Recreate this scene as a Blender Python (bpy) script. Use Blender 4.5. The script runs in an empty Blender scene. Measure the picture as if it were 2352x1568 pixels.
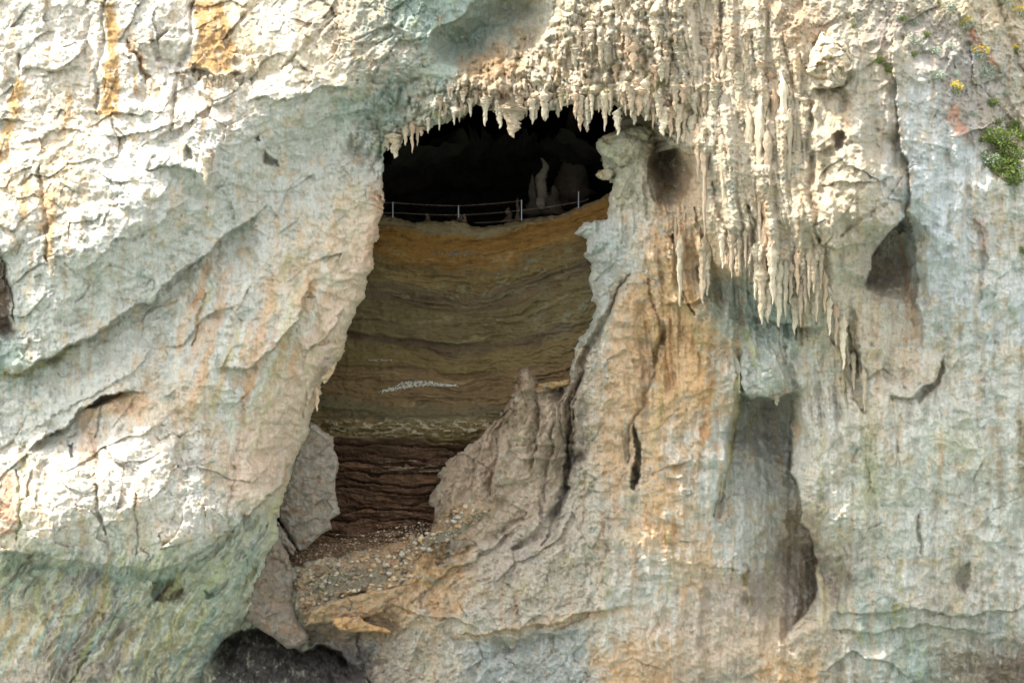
import bpy, bmesh, math, random
import numpy as np
from mathutils import Vector

# ------------------------------------------------------------------ camera, sky, sun
S = bpy.context.scene
COL = S.collection
DIST, K = 120.0, 2352.0 / 72.0        # camera to cliff in metres; drawing units per metre at the cliff
cam_d = bpy.data.cameras.new("camera"); cam_d.lens = 60.0; cam_d.sensor_width = 36.0
cam_d.clip_start = 1.0; cam_d.clip_end = 3000.0
cam = bpy.data.objects.new("camera", cam_d); COL.objects.link(cam)
cam.location = (0, -DIST, 0); cam.rotation_euler = (math.radians(90), 0, 0)
S.camera = cam

SUN_AZ, SUN_EL = 80.0, 59.0            # degrees to the left of the view axis, height
w = bpy.data.worlds.new("World"); S.world = w; w.use_nodes = True
nt = w.node_tree; nt.nodes.clear()
sky = nt.nodes.new("ShaderNodeTexSky"); sky.sky_type = 'NISHITA'; sky.sun_disc = False
sky.sun_elevation = math.radians(SUN_EL)
sx, sy, sz = (-math.sin(math.radians(SUN_AZ)) * math.cos(math.radians(SUN_EL)),
              -math.cos(math.radians(SUN_AZ)) * math.cos(math.radians(SUN_EL)), math.sin(math.radians(SUN_EL)))
sky.sun_rotation = math.atan2(sx, sy)
sky.altitude = 0; sky.air_density = 1.0; sky.dust_density = 2.0; sky.ozone_density = 1.0
bg = nt.nodes.new("ShaderNodeBackground"); bg.inputs[1].default_value = 0.15
wo = nt.nodes.new("ShaderNodeOutputWorld")
hs = nt.nodes.new("ShaderNodeHueSaturation"); hs.inputs['Saturation'].default_value = 0.22
nt.links.new(sky.outputs[0], hs.inputs['Color']); nt.links.new(hs.outputs[0], bg.inputs[0]); nt.links.new(bg.outputs[0], wo.inputs[0])
sd = bpy.data.lights.new("sun", 'SUN'); sd.energy = 2.0; sd.angle = math.radians(0.5); sd.color = (1.0, 0.92, 0.80)
sun = bpy.data.objects.new("sun", sd); COL.objects.link(sun)
sun.rotation_euler = Vector((sx, sy, sz)).to_track_quat('Z', 'Y').to_euler()
S.view_settings.view_transform = 'Standard'; S.view_settings.look = 'None'
S.view_settings.exposure = 1.98; S.view_settings.gamma = 1.0
S.view_settings.use_curve_mapping = False
S.cycles.max_bounces = 8; S.cycles.diffuse_bounces = 5

# ------------------------------------------------------------------ helpers
rng = np.random.RandomState(7)
random.seed(5)
def tag(o, label=None, cat=None, group=None, kind=None):
    if label: o['label'] = label
    if cat: o['category'] = cat
    if group: o['group'] = group
    if kind: o['kind'] = kind
    return o
def P(x, y, d):
    t = (DIST + d) / DIST
    return ((x - 1176.0) / K * t, d, (784.0 - y) / K * t)
def sstep(a, b, x):
    t = np.clip((x - a) / (b - a), 0, 1); return t * t * (3 - 2 * t)

def _hash(ix, iy, seed):
    h = (ix.astype(np.int64) * 374761393 + iy.astype(np.int64) * 668265263 + seed * 1274126177) & 0xffffffff
    h = ((h ^ (h >> 13)) * 1274126177) & 0xffffffff
    return (h ^ (h >> 16)) & 0xffffffff
GA = np.linspace(0, 2 * np.pi, 256, endpoint=False)
GX, GY = np.cos(GA).astype(np.float32), np.sin(GA).astype(np.float32)
def pn(x, y, seed=0):
    """gradient noise, about -1..1"""
    x0 = np.floor(x); y0 = np.floor(y)
    fx = (x - x0).astype(np.float32); fy = (y - y0).astype(np.float32)
    ix = x0.astype(np.int64); iy = y0.astype(np.int64)
    u = fx * fx * fx * (fx * (fx * 6 - 15) + 10); v = fy * fy * fy * (fy * (fy * 6 - 15) + 10)
    def g(a, b):
        h = _hash(ix + a, iy + b, seed) & 255
        return GX[h] * (fx - a) + GY[h] * (fy - b)
    a = g(0, 0); a += u * (g(1, 0) - a); b = g(0, 1); b += u * (g(1, 1) - b)
    return 1.5 * (a + v * (b - a))
def fbm(x, y, o=4, seed=0, gain=0.5):
    s = 0; a = 1.0; f = 1.0
    for i in range(o):
        s = s + a * pn(x * f + 17.3 * i, y * f - 9.1 * i, seed + i); a *= gain; f *= 2.03
    return s
def billow(x, y, o=3, seed=0, gain=0.5):
    s = 0; a = 1.0; f = 1.0
    for i in range(o):
        s = s + a * np.abs(pn(x * f + 5.3 * i, y * f + 3.7 * i, seed + i)); a *= gain; f *= 2.1
    return s
def facets(x, y, seed=0, tilt=1.0):
    """broken rock: every cell a tilted plane; returns (height, distance to crack)"""
    x0 = np.floor(x).astype(np.int64); y0 = np.floor(y).astype(np.int64)
    F1 = np.full(x.shape, 9., np.float32); F2 = F1.copy(); H = np.zeros(x.shape, np.float32)
    for a in (-1, 0, 1):
        for b in (-1, 0, 1):
            ix = x0 + a; iy = y0 + b
            h = _hash(ix, iy, seed)
            jx = (h & 1023) / 1023.; jy = ((h >> 10) & 1023) / 1023.
            h2 = _hash(ix, iy, seed + 91)
            dx = (x - ix - jx).astype(np.float32); dy = (y - iy - jy).astype(np.float32)
            d = dx * dx + dy * dy
            hh = tilt * (((h2 & 255) / 127.5 - 1) * dx + (((h2 >> 8) & 255) / 127.5 - 1) * dy) + ((h2 >> 16) & 255) / 255. - .5
            near = d < F1
            F2 = np.where(near, F1, np.minimum(F2, d)); H = np.where(near, hh, H); F1 = np.where(near, d, F1)
    return H, np.sqrt(F2) - np.sqrt(F1)

def drips(x, y, cw, ch, seed, skip=.15):
    """rows of small hanging tongues: each widens out of the face and ends in a tip"""
    best = np.zeros(x.shape, np.float32)
    for k in (0, 1, 2):
        xx = x / cw + k / 3. + 7 * k; c = np.floor(xx); u = (xx - c) * 2 - 1
        ci = c.astype(np.int64); o = (_hash(ci, ci * 0 + k, seed) & 1023) / 1023.
        yy = y / ch + o * 3; r = np.floor(yy); t = yy - r
        h = _hash(ci, r.astype(np.int64) + 31 * k, seed + 5)
        le = .45 + .55 * ((h & 255) / 255.); ws = .55 + .5 * (((h >> 8) & 255) / 255.); on = ((h >> 16) & 255) / 255. > skip
        u = u - .3 * (((h >> 4) & 255) / 255. - .5)
        q = np.clip(1 - t / le, 0, 1); w = ws * q ** .6 + 1e-3
        hh = np.sqrt(np.clip(1 - (u / w) ** 2, 0, 1)) * (.3 + .7 * w) * sstep(0, .35, t) * on
        best = np.maximum(best, hh)
    return best
def domes(x, y, seed):
    h, c = facets(x, y, seed, 0.); return np.clip(c * 1.6, 0, 1) ** .6
def rbf(pts, X, Y, sm=1e-3):
    """smooth surface through control points, evaluated on a coarse grid then resampled"""
    p = np.array(pts, float); sc = 300.
    q = p[:, :2] / sc; n = len(p)
    r = np.hypot(q[:, None, 0] - q[None, :, 0], q[:, None, 1] - q[None, :, 1])
    phi = lambda r: np.where(r > 0, r * r * np.log(r + 1e-9), 0) * .35 + r * -1.0
    A = np.zeros((n + 3, n + 3)); A[:n, :n] = phi(r) + np.eye(n) * sm
    A[:n, n] = 1; A[:n, n + 1:] = q; A[n, :n] = 1; A[n + 1:, :n] = q.T
    wts = np.linalg.solve(A, np.concatenate([p[:, 2], np.zeros(3)]))
    gx = np.arange(X.min() - 20, X.max() + 40, 16.); gy = np.arange(Y.min() - 20, Y.max() + 40, 16.)
    CX, CY = np.meshgrid(gx, gy); out = wts[n] + wts[n + 1] * CX / sc + wts[n + 2] * CY / sc
    for i in range(n):
        out += wts[i] * phi(np.hypot(CX / sc - q[i, 0], CY / sc - q[i, 1]))
    return bil(out, gx[0], gy[0], 16., X, Y)
def bil(M, ox, oy, st, X, Y):
    fx = np.clip((X - ox) / st, 0, M.shape[1] - 1.001); fy = np.clip((Y - oy) / st, 0, M.shape[0] - 1.001)
    ix = fx.astype(int); iy = fy.astype(int); fx = fx - ix; fy = fy - iy
    if M.ndim == 3: fx = fx[..., None]; fy = fy[..., None]
    return (M[iy, ix] * (1 - fx) + M[iy, ix + 1] * fx) * (1 - fy) + (M[iy + 1, ix] * (1 - fx) + M[iy + 1, ix + 1] * fx) * fy

def pdist(pts, X, Y):
    """distance to polyline, side (+ above when it runs left to right), and place along it 0..1"""
    best = np.full(X.shape, 1e18); side = np.zeros(X.shape); arc = np.zeros(X.shape)
    L = [math.hypot(b[0] - a[0], b[1] - a[1]) for a, b in zip(pts, pts[1:])]; T = sum(L) or 1; acc = 0
    for (a, b), l in zip(zip(pts, pts[1:]), L):
        dx, dy = b[0] - a[0], b[1] - a[1]; l2 = dx * dx + dy * dy + 1e-9
        t = np.clip(((X - a[0]) * dx + (Y - a[1]) * dy) / l2, 0, 1)
        ex = X - a[0] - t * dx; ey = Y - a[1] - t * dy; d = ex * ex + ey * ey
        m = d < best
        best = np.where(m, d, best)
        side = np.where(m, -(dx * (Y - a[1]) - dy * (X - a[0])), side)
        arc = np.where(m, (acc + t * l) / T, arc); acc += l
    return np.sqrt(best), np.sign(side), arc
def inpoly(poly, X, Y):
    ins = np.zeros(X.shape, bool); n = len(poly)
    for i in range(n):
        x1, y1 = poly[i]; x2, y2 = poly[(i + 1) % n]
        if y1 == y2: continue
        c = ((y1 > Y) != (y2 > Y)) & (X < (x2 - x1) * (Y - y1) / (y2 - y1) + x1); ins ^= c
    return ins

class Sheet:
    def __init__(s, xs, ys, seed):
        s.X, s.Y = np.meshgrid(xs, ys); s.xs, s.ys = xs, ys
        X, Y = s.X, s.Y
        s.WX = X + 9 * fbm(X / 60, Y / 60, 3, seed) + 2.2 * pn(X / 9, Y / 9, seed + 9)
        s.WY = Y + 9 * fbm(X / 60, Y / 60, 3, seed + 40) + 2.2 * pn(X / 9, Y / 9, seed + 49)
    def box(s, pts, m):
        x = [p[0] for p in pts]; y = [p[1] for p in pts]
        i0, i1 = np.searchsorted(s.xs, [min(x) - m, max(x) + m]); j0, j1 = np.searchsorted(s.ys, [min(y) - m, max(y) + m])
        return (slice(j0, j1), slice(i0, i1))
    def lip(s, pts, h, up, soft=3., und=0., reach=50.):
        b = s.box(pts, max(up, reach if und else 0) * 4 + 25); X = s.WX[b]; Y = s.WY[b]
        if X.size == 0: return
        d, sg, t = pdist(pts, X, Y); sd = d * sg
        T = np.clip(np.minimum(t, 1 - t) * 7, 0, 1); T = np.where((t <= 0) | (t >= 1), np.exp(-d / 12) * 0, T)
        s.D[b] -= h * T * sstep(-soft, 0, sd) * np.exp(-np.maximum(sd, 0) / up)
        if und: s.D[b] += und * T * sstep(1, -soft, sd) * np.exp(-np.maximum(-sd, 0) / reach)
    def crack(s, pts, h, wd):
        b = s.box(pts, wd * 4 + 25); X = s.WX[b]; Y = s.WY[b]
        if X.size == 0: return
        d, sg, t = pdist(pts, X, Y)
        s.D[b] += h * np.exp(-(d / (wd * (0.3 + 2.2 * t * (1 - t)))) ** 2)
    def blob(s, x, y, rx, ry, h, ang=0, p=1.0, down=0.0):
        m = max(rx, ry); b = s.box([(x, y)], m * 1.3 + 25); X = s.WX[b] - x; Y = s.WY[b] - y
        if X.size == 0: return
        a = math.radians(ang); u = (X * math.cos(a) + Y * math.sin(a)) / rx; v = (-X * math.sin(a) + Y * math.cos(a)) / ry
        if down: v = np.where(v > 0, v / (1 - down), v / (1 + down))
        s.D[b] -= h * np.clip(1 - u * u - v * v, 0, 1) ** p
    def recess(s, poly, h, edge, p=0.6):
        b = s.box(poly, 30); X = s.WX[b]; Y = s.WY[b]
        if X.size == 0: return
        d, _, _ = pdist(poly + [poly[0]], X, Y)
        s.D[b] += 1.35 * h * np.where(inpoly(poly, X, Y), np.clip(d / edge, 0, 1) ** p, 0)
    def polymask(s, poly, soft=6.):
        b = s.box(poly, soft * 3 + 30); X = s.WX[b]; Y = s.WY[b]; M = np.zeros(s.X.shape)
        if X.size == 0: return M
        d, _, _ = pdist(poly + [poly[0]], X, Y)
        M[b] = np.clip(.5 + np.where(inpoly(poly, X, Y), d, -d) / (2 * soft), 0, 1); return M
    def mesh(s, name, mask, mat, skirt=(), floor=None):
        X, Y, D, C = s.X, s.Y, s.D, s.C
        t = (DIST + D) / DIST
        V = np.stack([(X - 1176) / K * t, D, (784 - Y) / K * t], -1)
        ny, nx = X.shape; idx = np.arange(ny * nx).reshape(ny, nx)
        fm = mask[:-1, :-1] & mask[1:, :-1] & mask[:-1, 1:] & mask[1:, 1:]
        q = np.stack([idx[:-1, :-1], idx[1:, :-1], idx[1:, 1:], idx[:-1, 1:]], -1)[fm]
        used = np.zeros(ny * nx, bool); used[q.ravel()] = True
        remap = np.cumsum(used) - 1; q = remap[q]
        verts = V.reshape(-1, 3)[used]; cols = C.reshape(-1, 3)[used]
        if skirt:
            e = np.concatenate([q[:, [0, 1]], q[:, [1, 2]], q[:, [2, 3]], q[:, [3, 0]]])
            key = np.sort(e, 1); n = len(verts); kk = key[:, 0].astype(np.int64) * n + key[:, 1]
            u, inv, cnt = np.unique(kk, return_inverse=True, return_counts=True)
            be = e[cnt[inv] == 1]
            bv = np.unique(be); loc = np.full(n, -1); loc[bv] = np.arange(len(bv))
            prev = bv; allq = [q]; base = verts[bv]; bc = cols[bv]
            # direction pointing under the sheet
            B = mask.astype(float)
            for _ in range(3):
                for ax in (0, 1):
                    cs = np.cumsum(np.pad(B, [(11, 10) if a == ax else (0, 0) for a in (0, 1)], mode='edge'), axis=ax)
                    B = (np.take(cs, range(20, cs.shape[ax]), ax) - np.take(cs, range(0, cs.shape[ax] - 20), ax)) / 20
                    B = B[:ny, :nx]
            gy, gx = np.gradient(B); inw = np.stack([gx, -gy], -1).reshape(-1, 2)[used][bv]
            inw /= np.linalg.norm(inw, axis=1)[:, None] + 1e-6
            for (dy, off) in skirt:
                nv = base.copy(); nv[:, 1] += dy; nv[:, 0] += inw[:, 0] * off; nv[:, 2] += inw[:, 1] * off
                if floor: nv[:, 2] += floor * dy
                st = len(verts); verts = np.concatenate([verts, nv]); cols = np.concatenate([cols, bc * .9])
                cur = np.arange(st, st + len(bv))
                a, b = loc[be[:, 0]], loc[be[:, 1]]
                allq.append(np.stack([prev[b], prev[a], cur[a], cur[b]], -1)); prev = cur
            q = np.concatenate(allq)
        return mesh_from(name, verts, q, mat, cols)

def mesh_from(name, verts, faces, mat, cols=None, smooth=True):
    me = bpy.data.meshes.new(name); nf = len(faces); k = faces.shape[1]
    me.vertices.add(len(verts)); me.vertices.foreach_set("co", np.ascontiguousarray(verts, np.float32).ravel())
    me.loops.add(nf * k); me.loops.foreach_set("vertex_index", np.ascontiguousarray(faces, np.int32).ravel())
    me.polygons.add(nf); me.polygons.foreach_set("loop_start", np.arange(0, nf * k, k, dtype=np.int32))
    me.update(calc_edges=True)
    if smooth: me.polygons.foreach_set("use_smooth", np.ones(nf, bool))
    if cols is not None:
        at = me.color_attributes.new("stain", 'FLOAT_COLOR', 'POINT')
        c4 = np.ones((len(verts), 4), np.float32); c4[:, :3] = cols; at.data.foreach_set("color", c4.ravel())
    me.materials.append(mat)
    o = bpy.data.objects.new(name, me); COL.objects.link(o); return o

def lin(c):
    c = np.array(c, float) / 255.
    return np.where(c <= .04045, c / 12.92, ((c + .055) / 1.055) ** 2.4)

# ------------------------------------------------------------------ materials
class NT:
    def __init__(s, name):
        s.m = bpy.data.materials.new(name); s.m.use_nodes = True; s.t = s.m.node_tree; s.t.nodes.clear()
        s.o = s.n('OutputMaterial'); s.b = s.n('BsdfPrincipled'); s.l(s.b.outputs[0], s.o.inputs[0])
        s.b.inputs['Roughness'].default_value = .9
        s.b.inputs['Specular IOR Level'].default_value = .2
    def n(s, k, **kw):
        x = s.t.nodes.new('ShaderNode' + k)
        for a, v in kw.items(): setattr(x, a, v)
        return x
    def l(s, a, b): s.t.links.new(a, b)
    def noise(s, vec, scale, det=5., rough=.6, dist=0.):
        x = s.n('TexNoise'); x.inputs['Scale'].default_value = scale; x.inputs['Detail'].default_value = det
        x.inputs['Roughness'].default_value = rough; x.inputs['Distortion'].default_value = dist
        s.l(vec, x.inputs['Vector']); return x.outputs[0]
    def ramp(s, f, stops):
        r = s.n('ValToRGB'); e = r.color_ramp.elements
        while len(e) < len(stops): e.new(.5)
        for i, (p, c) in enumerate(stops):
            e[i].position = p; e[i].color = (*(c if isinstance(c, (tuple, list)) else (c, c, c)), 1)
        s.l(f, r.inputs[0]); return r.outputs[0]
    def mix(s, mode, fac, a, b):
        x = s.n('Mix', data_type='RGBA', blend_type=mode)
        if isinstance(fac, float): x.inputs[0].default_value = fac
        else: s.l(fac, x.inputs[0])
        for v, i in ((a, 6), (b, 7)):
            if isinstance(v, tuple): x.inputs[i].default_value = (*v, 1)
            else: s.l(v, x.inputs[i])
        return x.outputs[2]
    def mp(s, vec, sc):
        m = s.n('Mapping'); m.inputs['Scale'].default_value = sc; s.l(vec, m.inputs[0]); return m.outputs[0]

def rock_mat(name, bump=.6, scale=1., col=None, contrast=1.0, streak=(1, 1, .25)):
    s = NT(name); tc = s.n('TexCoord').outputs['Object']
    if col is None:
        a = s.n('VertexColor', layer_name='stain').outputs[0]
    else:
        rgb = s.n('RGB'); rgb.outputs[0].default_value = (*lin(col), 1); a = rgb.outputs[0]
    v = s.mp(tc, streak)
    k = .15 * contrast
    n1 = s.noise(tc, 1.3 * scale, 8, .65, .6); n2 = s.noise(v, 5 * scale, 7, .7, .4); n3 = s.noise(tc, 16 * scale, 4, .7)
    a = s.mix('MULTIPLY', 1.0, a, s.ramp(n1, [(.3, (1 - k, 1 - k * 1.15, 1 - k * 1.45)), (.52, 1.0), (.7, (1 + k * .4,) * 3)]))
    a = s.mix('MULTIPLY', 1.0, a, s.ramp(n2, [(.32, (1 - k * 1.5, 1 - k * 1.7, 1 - k * 2.)), (.5, 1.0), (.7, (1.04, 1.05, 1.08))]))
    a = s.mix('MULTIPLY', 1.0, a, s.ramp(n3, [(.3, 1 - k), (.5, 1.0), (.72, 1.07)]))
    s.l(a, s.b.inputs['Base Color'])
    bn = s.noise(v, 3.2 * scale, 9, .72, .8); bn2 = s.noise(tc, 11 * scale, 5, .7, .3)
    vo = s.n('TexVoronoi', feature='DISTANCE_TO_EDGE'); vo.inputs['Scale'].default_value = 2.1 * scale
    wv = s.n('Vectormath') if False else None
    s.l(s.mix('ADD', .35, tc, s.n('TexNoise').outputs[1]) if False else tc, vo.inputs['Vector'])
    add = s.n('Math', operation='MULTIPLY_ADD'); s.l(bn2, add.inputs[0]); add.inputs[1].default_value = .45; s.l(bn, add.inputs[2])
    b = s.n('Bump'); b.inputs['Strength'].default_value = bump; b.inputs['Distance'].default_value = .28 / scale
    s.l(add.outputs[0], b.inputs['Height']); s.l(b.outputs[0], s.b.inputs['Normal'])
    return s.m

M_rock = rock_mat("limestone", .8)
M_cave = rock_mat("sediment_layers", .5, 1., contrast=1.1, streak=(.25, .25, 2.4))
M_stal = rock_mat("dripstone", .9, 1.7, contrast=1.1)
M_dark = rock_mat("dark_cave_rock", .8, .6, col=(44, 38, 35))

# ------------------------------------------------------------------ what the rock is like, cell by cell (about 3 m each)
PAL = {'w': (226, 216, 198), 'g': (211, 209, 196), 't': (158, 174, 160), 'p': (222, 202, 172), 'o': (172, 138, 88),
       'b': (212, 172, 120), 'y': (204, 202, 170), 'k': (204, 188, 160), 'v': (192, 180, 158), 'd': (128, 114, 100),
       'c': (218, 198, 164), 's': (94, 78, 50), 'l': (204, 207, 203)}
CM = ["wwwwwcwkvtttkkkkkkkvvvkc", "wwwwwcwwvvtokkkkkkkkvvlv", "wcwwwwggttkkkkkkkkkkvlvv", "wcwggggggtktttkkkkkvvllv",
      "ccggggggvbkttgkvkkkkkllg", "gggggggppbssgggbkkkkvllv", "ggggggppppsssgvbbvkkvllg", "gggggggpppssstvbbgtkpgll",
      "tgggggpppssssvvbbggkvpgg", "gggppgpppssssvvbbgvgpggg", "ggwwgpppvssvvvvbgggvggyg", "pwgwgpppvsvvvvvbggvgyggg",
      "pwwwwgyyvssvvvvbggvvgggg", "yglyyyyydobvvvvgbgvdggvg", "vgvyyyvddbvvvvgggvvvtvvg", "vvvyyyvddvvgvgbbvvbvgtvd"]
TM = ["ffffffffrrssskkkuurrrrrr", "ffffffffrrskkkkkuuukssrr", "ffffffssrkkkkkkkuuusssrr", "fffssssskkkkkkrkuuussssr",
      "fffsssssskkkkrruuuusssss", "ffssssssssssrruuuuusssss", "fsssssssssssruusuuusssss", "fsssssssssssruussuusssss",
      "ssssssssssssruuusssussss", "ssssssssssssruuusssussss", "fffffssssssrrruussssssss", "ffffffssrrrrrruussssssss",
      "fffffllrrrrrrrssssssssss", "llllllllrrrrrrssssssssss", "kllllllrrrrrrrrsssssssss", "kkkllllrrrrrrrrrssssssks"]
for i_ in range(6, 16):
    for j_, t_ in ((13, 'r'), (14, 's'), (15, 'u' if i_ < 9 else 's')):
        if i_ > 6 or j_ == 14: TM[i_] = TM[i_][:j_] + (t_ if i_ > 6 else 'r') + TM[i_][j_ + 1:]
for i_ in (9, 10, 11, 12): TM[i_] = TM[i_][:10] + 'rrr' + TM[i_][13:]
TM[14] = 's' + TM[14][1:]; TM[15] = 'sll' + TM[15][3:22] + 'ss'

pal_a = np.array([[lin(PAL[c]) for c in r] for r in CM])
tex_a = {t: np.array([[1. if c == t else 0. for c in r] for r in TM]) for t in 'fskurl'}

def paint(s, seed):
    """base colour of the stone: minerals and stains"""
    X, Y = s.X, s.Y
    u = X + 40 * fbm(X / 90, Y / 120, 4, seed) + 34 * fbm(X / 20, Y / 26, 3, seed + 3, .75); v = Y + 50 * fbm(X / 70, Y / 110, 4, seed + 5) + 34 * fbm(X / 18, Y / 30, 3, seed + 8, .75)
    C = bil(pal_a, 49, 49, 98, u, v).astype(np.float32)
    # faint vertical wash of the water that runs down the face
    r = fbm(X / 16 + Y / 300, Y / 190, 4, seed + 12)
    up = sstep(.15, .8, r)[..., None]; dn = sstep(.15, .9, -r)[..., None]
    C = C * (1 - .32 * up * (1 - lin((222, 180, 128)) * 1.3)) ; C = C * (1 - .12 * dn) + .12 * dn * lin((214, 222, 222))
    # warm blotches, grey-green blotches, small dark lichen
    b1 = sstep(.25, .75, fbm(X / 42, Y / 60, 4, seed + 22, .6))[..., None]
    C = C * (1 - .5 * b1) + .5 * b1 * np.minimum(C * 1.1, lin((222, 188, 142)))
    b2 = sstep(.35, .9, fbm(X / 50, Y / 30, 4, seed + 31, .6))[..., None]
    C = C * (1 - .55 * b2) + .55 * b2 * lin((162, 172, 160)) * .95
    b3 = sstep(.62, .9, fbm(X / 13, Y / 18, 3, seed + 37, .7))[..., None]
    C = C * (1 - .38 * b3 * (1 - lin((158, 136, 106))))
    return C
def stain(s, poly, col, f=.8, soft=8., seed=0, brk=.5):  # blends a tint into a patch: mineral stains, and painted shade in hollows
    M = s.polymask(poly, soft)
    n = fbm(s.X / 17, s.Y / 26, 5, 70 + seed, .75) * 1.15
    M = (M * sstep(-.9 + brk * .6, .1 + brk * .3, n + (M - .5) * 1.2) * f)[..., None]
    s.C = s.C * (1 - M) + M * lin(col)
def streak(s, pts, wd, col, f=.8, seed=0):
    b = s.box(pts, wd * 3 + 30); X = s.WX[b] + 4 * pn(s.X[b] / 9, s.Y[b] / 14, seed); Y = s.WY[b]
    if X.size == 0: return
    d, _, t = pdist(pts, X, Y)
    M = f * np.exp(-(d / wd) ** 4) * np.clip(np.minimum(t * 6, (1 - t) * 3) + .25, 0, 1) * sstep(-1, -.1, fbm(X / 12, Y / 30, 3, seed))
    M = M[..., None]; s.C[b] = s.C[b] * (1 - M) + M * lin(col)

def rough(s, seed, amp=1.0, vert=False):
    """relief of the stone by kind"""
    X, Y = s.X, s.Y
    wu = X + 26 * pn(X / 120, Y / 120, seed + 3) + 5 * pn(X / 34, Y / 34, seed + 4); wv = Y + 26 * pn(X / 120, Y / 120, seed + 6) + 5 * pn(X / 34, Y / 34, seed + 5)
    T = {k: sstep(.15, .75, bil(a, 49, 49, 98, X + 30 * pn(X / 60, Y / 60, seed), Y + 30 * pn(X / 60, Y / 60, seed + 1))) for k, a in tex_a.items()}
    H = .42 * fbm(X / 120, Y / 120, 3, seed + 50) + .2 * fbm(X / 34, Y / 38, 3, seed + 55, .6)
    fine = .085 * fbm(X / 10, Y / 10, 3, seed + 60, .72)
    a = math.radians(-38); ru = wu * math.cos(a) + wv * math.sin(a); rv = -wu * math.sin(a) + wv * math.cos(a)
    f1, c1 = facets(ru / 105, rv / 62, seed + 1, 1.5); f2, c2 = facets(ru / 42, rv / 28, seed + 2, 1.6); f3, c3 = facets(wu / 16, wv / 12, seed + 3, 1.7)
    f4, c4 = facets(X / 7 + fine * 8, Y / 6, seed + 4, 1.7)
    fr = .62 * f1 + .19 * f2 + .06 * f3 + .03 * f4
    patch = sstep(-.1, .65, fbm(X / 85, Y / 70, 3, seed + 77))
    H = H + fr * (T['f'] * (.55 + .45 * patch) + T['r'] * .5 + T['s'] * (.1 + .32 * patch))
    cr = (np.exp(-(c1 / .03) ** 2) * .16 + np.exp(-(c2 / .04) ** 2) * .05) * sstep(-.3, .5, pn(X / 40, Y / 40, seed + 78))
    H = H - cr * (T['f'] * .7 + T['s'] * .5 * patch + T['r'] * .4)
    H = H + fine * (.8 * T['f'] + (.28 + .75 * patch) * T['s'] + 1.3 * T['r'] + 1.3 * T['k'] + 1.0 * T['u'] + .8 * T['l'])
    rg = 1 - billow(wu / 58, wv / 44, 4, seed + 64, .5) * 1.6
    if vert: H = H + T['s'] * sstep(1350, 1550, X) * (.75 * billow((X + 10 * pn(X / 80, Y / 160, seed + 70)) / 74, Y / 520, 2, seed + 71) + .25 * fbm(X / 26, Y / 190, 3, seed + 72) - .2)
    H = H + rg * (.2 * T['s'] + .18 * T['r'] + .06 * T['f'])
    pit = sstep(.35, .8, pn(X / 6, Y / 5, seed + 66) + .5 * pn(X / 30, Y / 30, seed + 67))
    H = H - pit * (.06 * T['f'] + .07 * T['s'] + .12 * T['r'] + .35 * T['k'] * sstep(1300, 1380, Y)) + .35 * (T['s'] + T['f']) * (1 - billow(wu / 110 + wv / 160, wv / 70 - wu / 110, 2, seed + 68)) 
    # knobs and rows of small hanging tongues
    xs_ = X + 7 * pn(X / 60, Y / 90, seed + 7) + 1.6 * pn(X / 9, Y / 9, seed + 8)
    d1 = drips(xs_, Y, 21, 74, seed + 80); d2 = drips(xs_ + 5, Y + 9, 11, 36, seed + 81, .25); d3 = drips(xs_, Y, 46, 170, seed + 82, .3)
    kn = billow(X / 9, Y / 10, 3, seed + 85, .6)
    kb = domes(wu / 30, wv / 34, seed + 86); kc = domes(X / 13, Y / 14, seed + 87); kd = domes(X / 7, Y / 7.5, seed + 88)
    H = H + T['k'] * (.55 * d1 + .12 * d2 + .75 * d3 + .55 * kb + .17 * kc + .08 * kd + .14 * kn - 1.1 + .4 * fbm(X / 50, Y / 44, 3, seed + 89))
    xf = X - .10 * (Y - 300) + 12 * pn(X / 90, Y / 160, seed + 7) + 2. * pn(X / 12, Y / 14, seed + 8)
    u1 = drips(xf, Y, 50, 430, seed + 90, .3); u2 = drips(xf + 9, Y, 26, 230, seed + 91, .4); u3 = drips(xf, Y, 13, 100, seed + 92, .5)
    H = H + T['u'] * (.95 * u1 + .42 * u2 + .14 * u3 + .25 * fbm(X / 40, Y / 90, 3, seed + 94) + .12 * kn + (.12 * kc + .07 * kd) * (.4 + u1) + .35 * billow(xf / 40, Y / 500, 1, seed + 93) - .75)
    # slanted flowstone, slanted rugged ribs
    a = math.radians(118); lu = wu * math.cos(a) + wv * math.sin(a); lv = -wu * math.sin(a) + wv * math.cos(a)
    H = H + T['l'] * (.75 * billow(lv / 30, lu / 95, 3, seed + 99, .6) + .16 * billow(lv / 11, lu / 34, 2, seed + 100) + .3 * fbm(X / 40, Y / 40, 3, seed + 98) - .3)
    if T['l'].max() > 0:
        m = T['l'] * (Y > 1180); n = fbm(lv / 17, lu / 80, 4, seed + 103, .6) + .3 * pn(X / 9, Y / 12, seed + 104)
        for lo, hi, c in ((.05, .35, (206, 212, 188)), (.4, .7, (200, 194, 142)), (-.2, -.5, (172, 190, 176)), (-.55, -.9, (150, 122, 96))):
            k_ = (m * sstep(lo, hi, n) * .75)[..., None]; s.C = s.C * (1 - k_) + k_ * lin(c)
    a = math.radians(122); lu = wu * math.cos(a) + wv * math.sin(a); lv = -wu * math.sin(a) + wv * math.cos(a)
    H = H + T['r'] * (.5 * billow(lv / 60, lu / 150, 3, seed + 101, .55) - .2)
    s.T = T
    s.D = s.D - H * amp

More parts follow.
